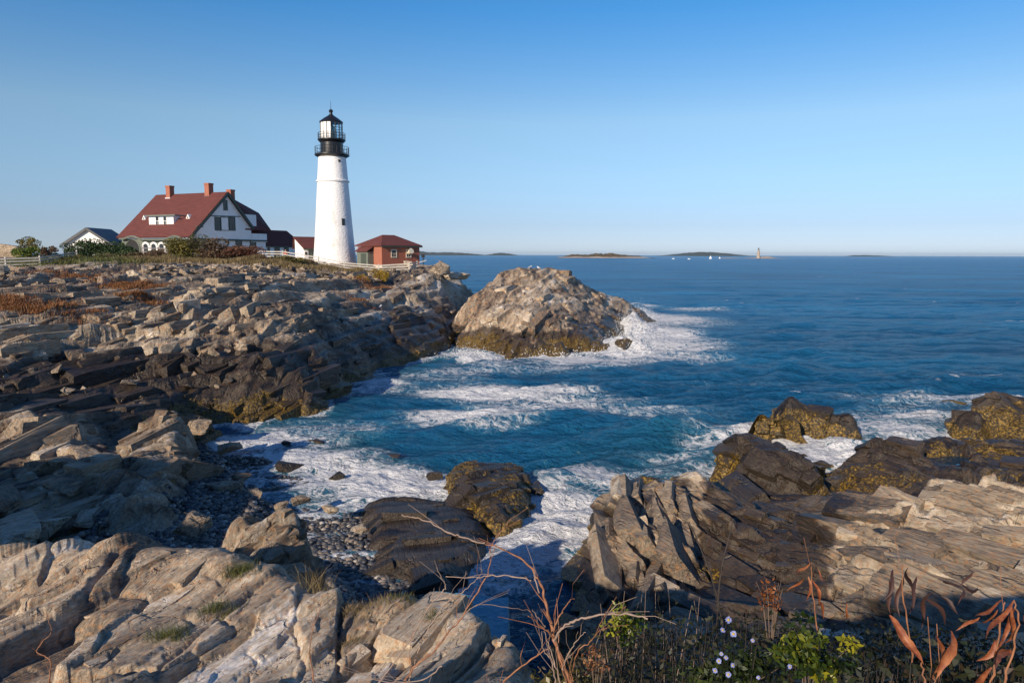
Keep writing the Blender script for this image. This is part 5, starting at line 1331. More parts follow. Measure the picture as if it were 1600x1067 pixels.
# pebbles
def scatter(name, n, smin, smax, seed, accept, label, mat):
    r = np.random.RandomState(seed)
    protos = [stone_mesh(700 + k, 1, .62, 3, .03) for k in range(4)]
    Vs, Fs, Rs, Ws = [], [], [], []; nb = 0
    big_ = None
    uu = r.uniform(-40, 790, n * 3); vv_ = r.uniform(655, 1000, n * 3)
    aa = (uu - 800) / FPX; bb = (533.5 - vv_) / FPX
    dz_ = -sp_ + bb * cp; k_ = (0.7 - H) / dz_
    X = aa * k_; Y = (cp + bb * sp_) * k_
    B = land_s(X, Y); ok = accept(X, Y, B); B = hz('terrain', X, Y)
    X, Y, B = X[ok][:n], Y[ok][:n], B[ok][:n]
    S = smin * (smax / smin) ** (r.uniform(0, 1, len(X)) ** 2.2); A = r.uniform(0, 6.28, len(X)); K = r.randint(0, 4, len(X)); T = r.uniform(0, 1, len(X))
    for k in range(4):
        m = K == k; V, F = protos[k]; c, s_ = np.cos(A[m])[:, None], np.sin(A[m])[:, None]; sz_ = S[m][:, None]
        vx = V[None, :, 0] * 1.25; vy = V[None, :, 1] * .85
        P3 = np.stack([(vx * c - vy * s_) * sz_ + X[m][:, None], (vx * s_ + vy * c) * sz_ + Y[m][:, None], V[None, :, 2] * sz_ + (B[m] + S[m] * .25)[:, None]], -1)
        q = len(P3); FF = F[None] + (np.arange(q) * len(V))[:, None, None] + nb
        Vs.append(P3.reshape(-1, 3)); Fs.append(FF.reshape(-1, 3)); Rs.append(np.repeat(T[m], len(V))); nb += q * len(V)
    o = link(name, npmesh(name, np.concatenate(Vs), np.concatenate(Fs), {'rnd': np.concatenate(Rs)}, True), mat)
    tag(o, label, 'pebbles', kind='stuff')
t = NT('pebble_stone')
c = t.ramp(t.attr('rnd'), [(0, (.025, .026, .03)), (.45, (.065, .065, .07)), (.72, (.13, .115, .10)), (.9, (.26, .21, .16)), (1, (.45, .42, .38))])
m_peb = t.out(t.mix(t.math('MULTIPLY', t.noise(12, 4), .5), c, (.05, .05, .055)), .5)
scatter('pebbles', 42000, .024, .17, 5, lambda x, y, b: (beachness(x, y, b) > .25) & (b > -.15) & (y > 12), 'grey and brown pebbles covering the cove beach', m_peb)

def rubble(areas, smin, smax, seed, label, mat):
    r = np.random.RandomState(seed); Vs, Fs, Ts, nb = [], [], [], 0
    for (u, v, D, rx, ry, n) in areas:
        p = P(u, v, D)
        for i in range(n):
            x = p.x + r.uniform(-rx, rx); y = p.y + r.uniform(-ry, ry); s = smin * (smax / smin) ** (r.uniform() ** 1.6)
            V, F, tn = rub[r.randint(0, 6)]
            a, b_ = r.uniform(0, 6.28), r.uniform(-.5, .5)
            c_, s_ = math.cos(a), math.sin(a); cb_, sb_ = math.cos(b_), math.sin(b_)
            Q = V * np.array([s * r.uniform(.8, 1.5), s, s * r.uniform(.7, 1.2)])
            Q = np.stack([Q[:, 0] * cb_ - Q[:, 2] * sb_, Q[:, 1], Q[:, 0] * sb_ + Q[:, 2] * cb_], 1)
            Q = np.stack([Q[:, 0] * c_ - Q[:, 1] * s_ + x, Q[:, 0] * s_ + Q[:, 1] * c_ + y, Q[:, 2] + float(hz('terrain', x, y)[0]) + s * .1], 1)
            Vs.append(Q); Fs.append(F + nb); Ts.append(np.full(len(Q), r.uniform(-1.1, .5))); nb += len(Q)
    T = np.concatenate(Ts)
    o = link('rubble', npmesh('rubble', np.concatenate(Vs), np.concatenate(Fs), {'tone': T, 'wet': T * 0, 'weed': T * 0}, False), mat)
    tag(o, label, 'rubble', kind='stuff')
rub = [(*hull_stone(950 + k, 9), 0) for k in range(6)]
rubble([(480, 432, 92, 7, 6, 170), (560, 440, 94, 5, 6, 110), (420, 440, 82, 6, 8, 130), (330, 430, 80, 9, 7, 170), (220, 430, 78, 9, 7, 130), (100, 445, 66, 8, 7, 110), (30, 430, 72, 6, 6, 60), (620, 428, 104, 4, 3, 60), (260, 560, 46, 6, 4, 40), (120, 600, 40, 6, 4, 40)], .14, .72, 61, 'broken angular rubble strewn over the top of the headland', m_rock)
V, F, tn = stone_protos[3]; p = P(6, 400, 112)
o = link('boulder', npmesh('boulder', V * np.array((3.4, 2.0, 2.0)), F, {'tone': tn, 'wet': tn * 0, 'weed': tn * 0}, False), m_rock); o.location = (p.x, p.y, p.z + .6)
tag(o, 'grey rock hump showing above the rail fence at the far left edge', 'rock')
# tide pools
m_pool = NT('pool_water').out((.010, .035, .06), .04, IOR=1.333)
for i, (px, py, pz, rx, ry) in enumerate(POOLS):
    pts_ = []
    for k in range(28):
        a = 2 * math.pi * k / 28; q = 1.45
        dx, dy = rx * q * math.cos(a), ry * q * math.sin(a)
        pts_.append(Vector((px + dx * math.cos(R(25)) - dy * math.sin(R(25)), py + dx * math.sin(R(25)) + dy * math.cos(R(25)), pz)))
    tag(MB().poly(pts_).build('water', m_pool), kind='structure')
# ================================================================= near plants on the bank
def gz(x, y): return float(land_s(x, y))
m_bark = plain('red_brown_bark', (.24, .105, .05), .6, .35, 30)
m_bark2 = plain('pale_grey_bark', (.25, .18, .14), .7, .25, 30)
m_bark3 = plain('dark_stick', (.035, .026, .022), .8, .3, 20)
def smooth_path(pts, n=4):
    out = []
    for i in range(len(pts) - 1):
        p0, p1, p2, p3 = pts[max(0, i - 1)], pts[i], pts[i + 1], pts[min(len(pts) - 1, i + 2)]
        for k in range(n):
            t = k / n
            out.append(.5 * ((2 * p1) + (-p0 + p2) * t + (2 * p0 - 5 * p1 + 4 * p2 - p3) * t * t + (-p0 + 3 * p1 - 3 * p2 + p3) * t ** 3))
    return out + [pts[-1]]
def branch(par, path, D0, D1, r0, r1, mat, name='branch', side=0, seed=0):
    n = len(path); r = random.Random(seed + n)
    pts = [P(u, v, D0 + (D1 - D0) * i / (n - 1)) for i, (u, v) in enumerate(path)]
    pts = smooth_path(pts, 5)
    pts = [p + Vector((r.gauss(0, 1), r.gauss(0, 1), r.gauss(0, 1))) * .0016 for p in pts]
    rr = [.78 * (r0 + (r1 - r0) * i / (len(pts) - 1)) * (1.28 if i % 5 == 0 else 1 + .12 * math.sin(i * 2.1 + seed)) for i in range(len(pts))]
    m = MB(); m.tube(pts, rr, 7)
    for k in range(side * 2 + 1):
        i = r.randint(2, len(pts) - 3); d = (pts[i + 1] - pts[i]).normalized()
        q = (d + Vector((r.uniform(-1, 1), r.uniform(-.5, .5), r.uniform(-.1, 1)))).normalized(); L = r.uniform(.03, .12)
        m.tube([pts[i], pts[i] + q * L * .5 + Vector((0, 0, .004)), pts[i] + (q + d * .4) * L], rr[i] * .45, 5, .0006)
    return m.build(name, mat, par, True)
base = P(905, 1120, 2.0)
bs = empty('bare_shrub', tuple(base)); tag(bs, 'bare leafless shrub with red-brown stem and long pale curving branches over the cove', 'shrub')
branch(bs, [(915, 1130), (900, 1090), (888, 1060), (876, 1030), (868, 1005), (860, 975), (853, 945), (845, 915), (832, 890), (812, 872), (786, 858), (757, 850)], 2.0, 2.15, .0085, .0022, m_bark, 'stem', 6, 1)
branch(bs, [(757, 850), (725, 840), (700, 832), (672, 816), (650, 809), (629, 805)], 2.15, 2.25, .0030, .0022, m_bark2, 'branch', 0, 2)
branch(bs, [(866, 1000), (878, 982), (895, 970), (920, 963), (950, 959), (985, 960), (1013, 966)], 2.0, 1.9, .0045, .0028, m_bark2, 'branch', 2, 3)
branch(bs, [(862, 990), (872, 968), (882, 950), (890, 938), (898, 934)], 2.0, 2.05, .0035, .0012, m_bark, 'branch', 1, 4)
branch(bs, [(866, 998), (856, 985), (840, 974), (826, 961)], 2.0, 1.95, .0038, .0014, m_bark, 'branch', 1, 5)
branch(bs, [(852, 980), (842, 965), (832, 952)], 1.98, 1.95, .0025, .001, m_bark2, 'branch', 0, 6)
branch(bs, [(843, 925), (836, 905), (836, 890)], 2.05, 2.1, .003, .001, m_bark2, 'branch', 0, 7)
branch(bs, [(880, 1045), (888, 1020), (900, 1002), (915, 985)], 2.0, 1.95, .003, .001, m_bark2, 'branch', 2, 8)
branch(bs, [(890, 1075), (896, 1040), (905, 1015), (925, 1000), (935, 985), (948, 982)], 2.0, 1.9, .0028, .001, m_bark, 'branch', 2, 9)
branch(bs, [(830, 907), (800, 900), (770, 899), (735, 902), (696, 900)], 2.1, 2.2, .0028, .0016, m_bark2, 'branch', 0, 10)
branch(bs, [(905, 1130), (880, 1080), (868, 1040), (858, 1010), (850, 985)], 2.05, 2.05, .004, .0012, m_bark2, 'branch', 3, 11)
branch(bs, [(870, 1120), (868, 1070), (862, 1035), (850, 1015), (846, 985)], 2.1, 2.1, .0035, .0012, m_bark2, 'branch', 3, 12)
b2 = empty('bare_shrub', tuple(P(640, 1110, 2.3))); tag(b2, 'thin bare shrub of crossing twigs rising from the bottom edge before the ledge', 'shrub')
branch(b2, [(615, 1120), (632, 1065), (655, 1035), (680, 1015), (702, 985), (718, 968), (738, 938), (758, 905), (766, 880), (766, 862), (775, 838), (792, 824), (812, 812)], 2.2, 2.4, .0045, .001, m_bark, 'stem', 7, 13)
branch(b2, [(625, 1120), (640, 1060), (655, 1010), (668, 985), (690, 950), (706, 935), (722, 925), (745, 905), (753, 895), (750, 885)], 2.3, 2.3, .003, .001, m_bark2, 'branch', 2, 14)
branch(b2, [(540, 1120), (585, 1075), (640, 1000), (672, 945), (692, 925), (696, 915), (690, 903), (683, 886)], 2.5, 2.5, .0035, .0016, m_bark2, 'branch', 2, 15)
branch(b2, [(690, 1040), (660, 1062), (610, 1066), (575, 1060), (540, 1075)], 2.2, 2.2, .003, .001, m_bark2, 'branch', 4, 16)
branch(b2, [(700, 986), (720, 965), (745, 945), (790, 948), (830, 955)], 2.2, 2.3, .002, .001, m_bark2, 'branch', 1, 17)
branch(b2, [(760, 1120), (790, 1062), (830, 1030), (860, 1010)], 2.2, 2.1, .004, .002, m_bark, 'branch', 2, 18)
b3 = empty('bare_twig', tuple(P(75, 1110, 4.9))); tag(b3, 'single crooked twig standing before the ledge near the bottom left corner', 'twig')
branch(b3, [(75, 1110), (77, 1060), (79, 1035), (72, 1026), (58, 1018), (66, 1003), (80, 988), (76, 970), (72, 955)], 4.6, 4.7, .006, .002, m_bark, 'stem', 3, 19)
b4 = empty('bare_twig', tuple(P(490, 1110, 4.8))); tag(b4, 'slender reddish twig standing before the ledge, left of the crossing twigs', 'twig')
branch(b4, [(492, 1110), (490, 1060), (484, 1020), (488, 985), (497, 960), (503, 930)], 4.4, 4.6, .006, .002, m_bark, 'stem', 4, 20)
b5 = empty('dead_stick', tuple(P(1120, 930, 6))); tag(b5, 'two thin dark dead stems crossing in front of the pale right outcrop', 'twig')
branch(b5, [(1135, 1010), (1122, 940), (1108, 890), (1092, 850), (1077, 815)], 5.0, 5.2, .010, .005, m_bark3, 'stem', 2, 21)
branch(b5, [(1120, 1010), (1122, 940), (1128, 885), (1138, 845), (1146, 810)], 5.0, 5.2, .010, .005, m_bark3, 'stem', 2, 22)

# lance-shaped dried leaflets
t = NT('dried_leaf')
c = t.ramp(t.math('ADD', t.math('MULTIPLY', t.noise(45, 6, .7), .8), t.math('MULTIPLY', t.attr('rnd'), .15)), [(.30, (.08, .022, .010)), (.46, (.26, .075, .028)), (.60, (.40, .15, .055)), (.72, (.15, .055, .022)), (.85, (.46, .22, .09))])
t.out(c, .5, t.bump(t.noise(60, 3), .4, .002))
tl = t.n('ShaderNodeBsdfTranslucent'); t.put(tl.inputs[0], c); mx = t.n('ShaderNodeMixShader'); mx.inputs[0].default_value = .25
t.t.links.new(t.b.outputs[0], mx.inputs[1]); t.t.links.new(tl.outputs[0], mx.inputs[2]); t.t.links.new(mx.outputs[0], t.t.nodes['Material Output'].inputs['Surface'])
m_dried = t.m
def leaflet(a, b, w, seed):
    r = random.Random(seed); d = b - a; L = d.length; d.normalize()
    s = d.cross(Vector((0, -1, .3))).normalized(); nrm = s.cross(d)
    n = 14; V = []; F = []
    curl = r.uniform(.05, .16) * r.choice((-1, 1)); fold = r.uniform(.25, .7)
    for i in range(n + 1):
        t_ = i / n; wd = w * (math.sin(math.pi * min(1, t_ * 1.02 + .03)) ** .75) * (1 + .1 * math.sin(i * 1.9 + seed))
        c_ = a + d * L * t_ + nrm * curl * L * math.sin(math.pi * t_) + s * .04 * L * math.sin(2.2 * t_ * 3 + seed)
        for j, q in enumerate((-1, -.5, 0, .5, 1)): V.append(c_ + s * wd * q * .5 + nrm * wd * fold * abs(q) * .5 * (1 + .2 * math.sin(i + j)))
    for i in range(n):
        for j in range(4): k = i * 5 + j; F.append((k, k + 1, k + 6, k + 5))
    return V, F
def leaf_spray(name, root, leaves, label, stalk=None, wpx=.018, D=1.4, mat=None, group=None):
    o = empty(name, tuple(P(*root, D))); tag(o, label, 'plant', group)
    for i, (u0, v0, u1, v1, w) in enumerate(leaves):
        a = P(u0, v0, D + .03 * (i % 3)); b = P(u1, v1, D + .05 * ((i * 7) % 4) - .05)
        V, F = leaflet(a, b, w * .56, i * 13 + int(u0)); loc = Vector(o.location)
        me = npmesh('leaf', np.array([tuple(v - loc) for v in V]), np.array(F), {'rnd': np.full(len(V), random.random())}, True)
        link('leaf', me, mat or m_dried, o)
    if stalk: branch(o, stalk, D + .02, D + .03, .0032, .0015, m_bark, 'stem', 0, 3)
    return o
leaf_spray('dried_sumac', (1587, 1120), [(1586, 938, 1541, 1000, .020), (1584, 942, 1553, 1010, .020), (1590, 948, 1562, 1022, .018), (1558, 1000, 1526, 1034, .022), (1580, 1012, 1553, 1042, .030), (1550, 1042, 1508, 1072, .026), (1600, 960, 1604, 1010, .02), (1562, 1010, 1556, 1034, .012)],
    'drooping bunch of long orange dried leaflets in the bottom right corner', [(1560, 1120), (1572, 1060), (1586, 1000), (1590, 960), (1586, 938)])
leaf_spray('dried_sumac', (1530, 1120), [(1566, 940, 1524, 966, .014), (1556, 952, 1520, 970, .016), (1530, 962, 1491, 984, .013)],
    'slanting orange dried leaflets above the drooping bunch at the bottom right', [(1540, 1120), (1552, 1050), (1562, 980), (1567, 939)])
leaf_spray('dried_leaf_stalk', (1445, 1120), [(1387, 962, 1441, 1040, .026)], 'single tan lance-shaped leaf pointing up left at the bottom edge', [(1450, 1125), (1446, 1070), (1440, 1036)], D=1.15)
leaf_spray('dried_leaf_stalk', (1460, 1120), [(1486, 985, 1461, 1062, .030), (1466, 992, 1458, 1060, .02)], 'upright forked tan leaf at the bottom edge between the lance-shaped leaf and orange bunch', [(1462, 1125), (1461, 1080), (1460, 1058)], D=1.2)
leaf_spray('dried_sumac', (1270, 1060), [(1266, 880, 1244, 899, .014), (1258, 905, 1231, 924, .016), (1264, 900, 1262, 938, .016), (1270, 905, 1282, 945, .018), (1277, 888, 1291, 912, .014), (1281, 935, 1290, 968, .016), (1323, 941, 1316, 968, .012)],
    'drooping salmon-brown dried leaflets against the dark rock above the green leaves', [(1285, 1060), (1278, 990), (1270, 930), (1266, 878)], D=1.9)
leaf_spray('dried_sumac', (1410, 1100), [(1395, 890, 1380, 940, .02), (1420, 885, 1436, 945, .02), (1410, 900, 1405, 965, .022), (1390, 905, 1392, 960, .02), (1430, 900, 1418, 960, .02), (1445, 930, 1480, 975, .022), (1455, 925, 1440, 985, .022), (1470, 930, 1498, 960, .02), (1500, 915, 1530, 925, .016), (1500, 915, 1470, 900, .016), (1500, 915, 1520, 890, .014), (1500, 915, 1496, 945, .016)],
    'dark withered leaf cluster hanging in shade left of the orange bunch', [(1430, 1120), (1425, 1020), (1412, 940), (1408, 880)], D=1.7, mat=leafmat('withered_dark_leaf', [(.03, .014, .012), (.07, .03, .022)], .1))

# leafy stems: undergrowth along the edge of the bank
def undergrowth(n, seed, urange, Drange, vtop, leaf, mat, name, label, nleaf=26, stemmat=None, spread=.05):
    r = np.random.RandomState(seed); Cs, Ds_, Ws, Rs = [], [], [], []; m = MB()
    for k in range(n):
        u = r.uniform(*urange); D = r.uniform(*Drange); vt = vtop(u) + abs(r.normal(0, 28))
        top = P(u, vt, D); z0 = gz(top.x, top.y) - .05; z0 = min(z0, top.z - .08)
        bx, by = top.x + r.normal(0, .09), top.y + r.normal(0, .05)
        if top.z - z0 > 1.1: z0 = top.z - 1.1
        pts_ = [Vector((bx, by, z0)), Vector(((bx + top.x) / 2 + r.normal(0, .02), (by + top.y) / 2, (z0 + top.z) / 2)), top]
        m.tube(pts_, .0019, 4, .0008)
        nn = int(nleaf * (top.z - z0) / .6) + 4
        f = r.uniform(.15, 1, nn) ** .8
        C = np.array(pts_[0])[None] * (1 - f)[:, None] + np.array(top)[None] * f[:, None] + r.normal(0, spread, (nn, 3)) * [1, 1, .5]
        d = r.normal(size=(nn, 3)) * [1, 1, .6] + [0, 0, .5]; d /= np.linalg.norm(d, axis=1)[:, None]
        w = np.cross(d, r.normal(size=(nn, 3))); w /= np.linalg.norm(w, axis=1)[:, None]
        s = leaf * r.uniform(.5, 1.2, (nn, 1))
        Cs.append(C); Ds_.append(d * s); Ws.append(w * s * .42); Rs.append(np.clip(r.uniform(0, 1) * .6 + r.uniform(0, .4, nn), 0, 1))
    V, F, rn = quads(np.concatenate(Cs), np.concatenate(Ds_), np.concatenate(Ws), np.concatenate(Rs))
    me = bpy.data.meshes.new(name); nb = len(V)
    sv = np.array(m.v); q4 = np.array([f for f in m.f if len(f) == 4])
    o = link(name, npmesh(name, np.concatenate([V, sv]), np.concatenate([F, q4 + nb]), {'rnd': np.concatenate([rn, np.full(len(sv), .5)])}, False, mi=np.concatenate([np.zeros(len(F)), np.ones(len(q4))])), [mat, stemmat or m_bark3])  # default stem colour is dark in place of shade
    return o
m_under = leafmat('shade_darkened_leaf', [(.006, .010, .004), (.014, .022, .006), (.028, .026, .009), (.05, .022, .010)], .2)  # leaf colours darkened to stand in for shade on the undergrowth
vt_ = lambda u: np.interp(u, [840, 900, 950, 1100, 1200, 1300, 1400, 1500, 1620], [1050, 1030, 975, 955, 965, 990, 975, 985, 990])
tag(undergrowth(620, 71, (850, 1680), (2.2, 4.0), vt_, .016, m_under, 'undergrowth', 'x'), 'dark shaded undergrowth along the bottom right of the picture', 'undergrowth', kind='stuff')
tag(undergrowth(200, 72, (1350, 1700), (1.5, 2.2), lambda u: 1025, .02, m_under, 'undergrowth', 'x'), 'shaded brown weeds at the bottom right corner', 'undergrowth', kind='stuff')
tag(undergrowth(16, 73, (930, 1110), (2.4, 3.2), lambda u: 915, .0, m_under, 'dead_stems', 'x', 2, m_bark2), 'thin pale dead stems standing up from the shaded undergrowth', 'stems', kind='stuff')
def bushy(name, u, v, D, rad, n, leaf, cs, label, seed):
    p = P(u, v, D); o = empty(name, tuple(p)); tag(o, label, 'shrub')
    V, F, r_n = leaf_crown((0, 0, 0), rad, n, leaf, seed, 16, lowcut=-1)
    link('foliage', npmesh('foliage', V, F, {'rnd': r_n}, False), leafmat(name + '_leaf', cs, .35, .4), o)
    m = MB(); r = random.Random(seed)
    for k in range(6):
        q = Vector((r.uniform(-1, 1) * rad[0] * .8, r.uniform(-1, 1) * rad[1], r.uniform(.1, .95) * rad[2]))
        m.tube([Vector((q.x * .2, q.y * .2, -rad[2] * 2.2)), Vector((q.x * .6, q.y * .6, -.2 * rad[2])), q], .0016, 5, .0008)
    me = bpy.data.meshes.new('stem'); me.from_pydata(m.v, [], m.f); link('stem', me, m_twig, o)
bushy('bayberry_shrub', 1268, 1018, 1.9, (.125, .10, .085), 950, .0125, [(.012, .022, .004), (.03, .055, .008), (.09, .12, .014), (.36, .33, .025)], 'leafy green shrub with yellow-tipped leaves at the bottom edge, right of the pale flowers', 81)
bushy('bayberry_shrub', 975, 975, 2.5, (.085, .09, .075), 700, .0105, [(.03, .05, .008), (.08, .13, .012), (.18, .22, .02), (.35, .34, .03)], 'small bright green leafy shrub behind the arching bare branch', 82)
bushy('bayberry_shrub', 1140, 1045, 2.3, (.22, .12, .09), 1100, .012, [(.012, .018, .006), (.03, .05, .012), (.05, .07, .015)], 'dark green low shrub below the pale flowers at the bottom edge', 83)
bushy('seed_plant', 1208, 930, 2.3, (.055, .05, .075), 150, .008, [(.10, .03, .010), (.26, .09, .025), (.36, .14, .04)], 'rusty dried seed heads left of the salmon-brown dried leaflets', 84)
bushy('seed_plant', 932, 1030, 2.1, (.045, .05, .06), 110, .008, [(.14, .05, .02), (.36, .17, .07), (.48, .26, .13)], 'small dried brown flower heads right of the bare red-brown stem', 85)
bushy('dry_tuft', 880, 1066, 2.4, (.14, .10, .05), 500, .012, [(.06, .05, .015), (.14, .11, .03), (.10, .10, .03)], 'low dull green tuft at the bottom edge under the bare shrub', 86)
# asters
m_pet = plain('lilac_petal', (.20, .24, .50), .5, .08)
m_eye = plain('flower_centre', (.40, .30, .06), .7, .2)
fl_at = [(1138, 968, 1.0, 'top flower of the pale lilac group left of the yellow-tipped shrub'), (1146, 990, 1.0, 'lower right flower of the pale lilac group left of the yellow-tipped shrub'), (1129, 984, .8, 'left flower of the pale lilac group left of the yellow-tipped shrub'),
  (1127, 1021, .6, 'small upper flower of the lowest pale lilac cluster'), (1123, 1032, .8, 'left flower of the lowest pale lilac cluster'), (1134, 1027, .7, 'middle flower of the lowest pale lilac cluster'), (1145, 1039, .7, 'right flower of the lowest pale lilac cluster'),
  (1138, 1053, .9, 'bottom flower of the lowest pale lilac cluster'), (1176, 1000, .6, 'faint flower alone between the lilac cluster and the yellow-tipped shrub'), (1185, 1058, .6, 'single flower at the bottom edge left of the yellow-tipped shrub'), (1234, 1041, .7, 'blue flower low in front of the yellow-tipped shrub'), (1117, 1047, .8, 'deep blue flower at the left of the lowest cluster')]
for i, (u, v, s, lb) in enumerate(fl_at):
    p = P(u, v, 1.72); o = empty('aster', tuple(p)); tag(o, lb, 'flower', 'lilac asters in the shaded weeds')
    r = random.Random(i); n_ = Vector((r.uniform(-.4, .4), -1, r.uniform(.3, .9))).normalized(); x_ = n_.cross(Z).normalized(); y_ = x_.cross(n_)
    m = MB(); npet = 17
    for k in range(npet):
        a = 2 * math.pi * k / npet + r.uniform(-.1, .1); d = x_ * math.cos(a) + y_ * math.sin(a); e_ = n_.cross(d); L = .0092 * s * r.uniform(.85, 1.1); cup = r.uniform(-.2, .3)
        m.slab([d * .003 * s - e_ * .0008, d * L * .6 - e_ * .0018 * s + n_ * cup * L * .4, d * L + n_ * cup * L, d * L * .6 + e_ * .0018 * s + n_ * cup * L * .4, d * .003 * s + e_ * .0008], n_ * .0003)
    me = bpy.data.meshes.new('petals'); me.from_pydata(m.v, [], m.f); link('petals', me, m_pet, o)
    m = MB(); m.tube([-n_ * .002, n_ * .002, n_ * .0035], [.0032 * s, .0036 * s, .0018 * s], 10); me = bpy.data.meshes.new('centre'); me.from_pydata(m.v, [], m.f); link('centre', me, m_eye, o)
    m = MB(); m.tube([Vector((0, 0, 0)) - n_ * .002, Vector((.01, .02, -.06)), Vector((.02, .05, -.25))], .0011, 5); me = bpy.data.meshes.new('stem'); me.from_pydata(m.v, [], m.f); link('stem', me, m_under, o)
# grass tufts in the cracks of the ledge
def tuft(u, v, D, n, h, w, mat, label, seed, name='grass_tuft', sp=.12):
    p = P(u, v, D); r = np.random.RandomState(seed)
    x = p.x + r.normal(0, sp, n); y = p.y + r.normal(0, sp * .6, n)
    C = np.stack([x - p.x, y - p.y, hz('rock_ledge', x, y) - .02 - p.z], 1)
    V, F, r_n = blades(C, h, w, seed, .45)
    o = link(name, npmesh(name, V, F, {'rnd': r_n}, False), mat); o.location = p
    tag(o, label, 'grass tuft', kind='stuff')
for i, a in enumerate([(375, 915, 9.9, 420, .16, .006, m_ggrn, 'yellow-green tuft in the upper crack of the ledge, near the brown fin'), (340, 965, 9.0, 420, .13, .006, m_ggrn, 'green tuft in the middle crack of the ledge'), (265, 1005, 8.4, 520, .13, .006, m_ggrn, 'tuft at the edge of the shadow low on the ledge'),
     (560, 962, 9.0, 700, .11, .006, m_gtan, 'long strip of tan grass lying in the top crack of the ledge'), (620, 965, 9.0, 260, .09, .006, m_ggrn, 'greenish grass right of the tan strip on the ledge'), (495, 935, 9.6, 130, .42, .006, m_gtan, 'tall dry stalks beside the dark right side of the brown fin'),
     (555, 1010, 8.3, 420, .07, .005, m_gtan, 'low tan tuft in the middle of the right half of the ledge'), (670, 990, 8.6, 260, .10, .005, m_ggrn, 'small tuft near the right end of the ledge')]):
    tuft(*a[:7], a[7], 200 + i, 'grass_tuft', (.3 if i in (3,) else .13))
# flat-topped block under the ledge end, blue sky light painted into its colour
bp = P(757, 962, 10.3)
m_blue = rock_mat('sky_tinted_rock', R(60), .9, .4)
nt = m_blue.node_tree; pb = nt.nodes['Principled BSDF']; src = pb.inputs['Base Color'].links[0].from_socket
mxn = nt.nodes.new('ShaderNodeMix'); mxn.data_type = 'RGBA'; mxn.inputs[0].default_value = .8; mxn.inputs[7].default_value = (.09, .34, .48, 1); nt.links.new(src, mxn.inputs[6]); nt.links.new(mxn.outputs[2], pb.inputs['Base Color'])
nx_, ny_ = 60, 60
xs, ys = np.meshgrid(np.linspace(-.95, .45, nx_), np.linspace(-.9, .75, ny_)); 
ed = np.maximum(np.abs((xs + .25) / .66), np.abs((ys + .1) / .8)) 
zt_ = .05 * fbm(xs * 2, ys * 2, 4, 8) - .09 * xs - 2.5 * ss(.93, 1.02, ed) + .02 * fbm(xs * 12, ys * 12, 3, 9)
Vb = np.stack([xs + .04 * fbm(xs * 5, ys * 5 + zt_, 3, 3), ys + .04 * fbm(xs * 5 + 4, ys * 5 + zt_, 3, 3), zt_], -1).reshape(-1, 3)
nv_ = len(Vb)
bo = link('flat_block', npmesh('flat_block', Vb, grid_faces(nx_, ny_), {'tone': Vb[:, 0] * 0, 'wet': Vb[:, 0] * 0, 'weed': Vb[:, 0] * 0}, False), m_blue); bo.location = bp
tag(bo, 'flat-topped block with blue sky light painted into its colour just below the right end of the ledge', 'rock')

# ================================================================= gulls and a visitor
def gull(p, heading, label, s=1.0):
    o = empty('gull', tuple(p), heading); tag(o, label, 'bird', 'gulls resting on the rocks')
    m = MB(); m.tube([Vector((-.26, 0, .16)), Vector((-.15, 0, .19)), Vector((0, 0, .22)), Vector((.12, 0, .27)), Vector((.19, 0, .36)), Vector((.23, 0, .40)), Vector((.28, 0, .40))], [.02, .06, .10, .095, .05, .05, .022], 12)
    me = bpy.data.meshes.new('body'); me.from_pydata(m.v, [], m.f); me.shade_smooth(); link('body', me, m_wtrim, o)
    for sy in (-1, 1):
        m = MB(); m.tube([Vector((-.34, .04 * sy, .18)), Vector((-.15, .095 * sy, .22)), Vector((.04, .09 * sy, .26)), Vector((.10, .05 * sy, .27))], [.012, .045, .055, .02], 8)
        me = bpy.data.meshes.new('wing'); me.from_pydata(m.v, [], m.f); me.shade_smooth(); link('wing', me, m_gwing, o)
        m = MB(); m.tube([Vector((0, .04 * sy, .16)), Vector((.01, .04 * sy, 0))], .009, 5).tube([Vector((0, .04 * sy, .006)), Vector((.07, .04 * sy, .004))], .014, 5); me = bpy.data.meshes.new('leg'); me.from_pydata(m.v, [], m.f); link('leg', me, m_beak, o)
    m = MB(); m.tube([Vector((.27, 0, .40)), Vector((.33, 0, .392)), Vector((.345, 0, .38))], [.018, .012, .003], 6); me = bpy.data.meshes.new('beak'); me.from_pydata(m.v, [], m.f); link('beak', me, m_beak, o)
m_gwing = plain('grey_wing', (.35, .37, .40), .7, .1); m_beak = plain('yellow_beak', (.55, .35, .05), .5, .1)
for (u, D, nm, h_, lb) in ((828, 99, 'island_rock', .5, 'white gull standing on the crest of the domed islet, the more westerly of two'), (842, 99.5, 'island_rock', 2.6, 'second white gull on the crest of the domed islet, facing the other way'), (593, 76, 'terrain', 1.2, 'white gull alone on the seaward slope of the headland')):
    p = P(u, 420, D); p.z = float(hz(nm, p.x, p.y)[0]) - .01; gull(p, h_, lb)
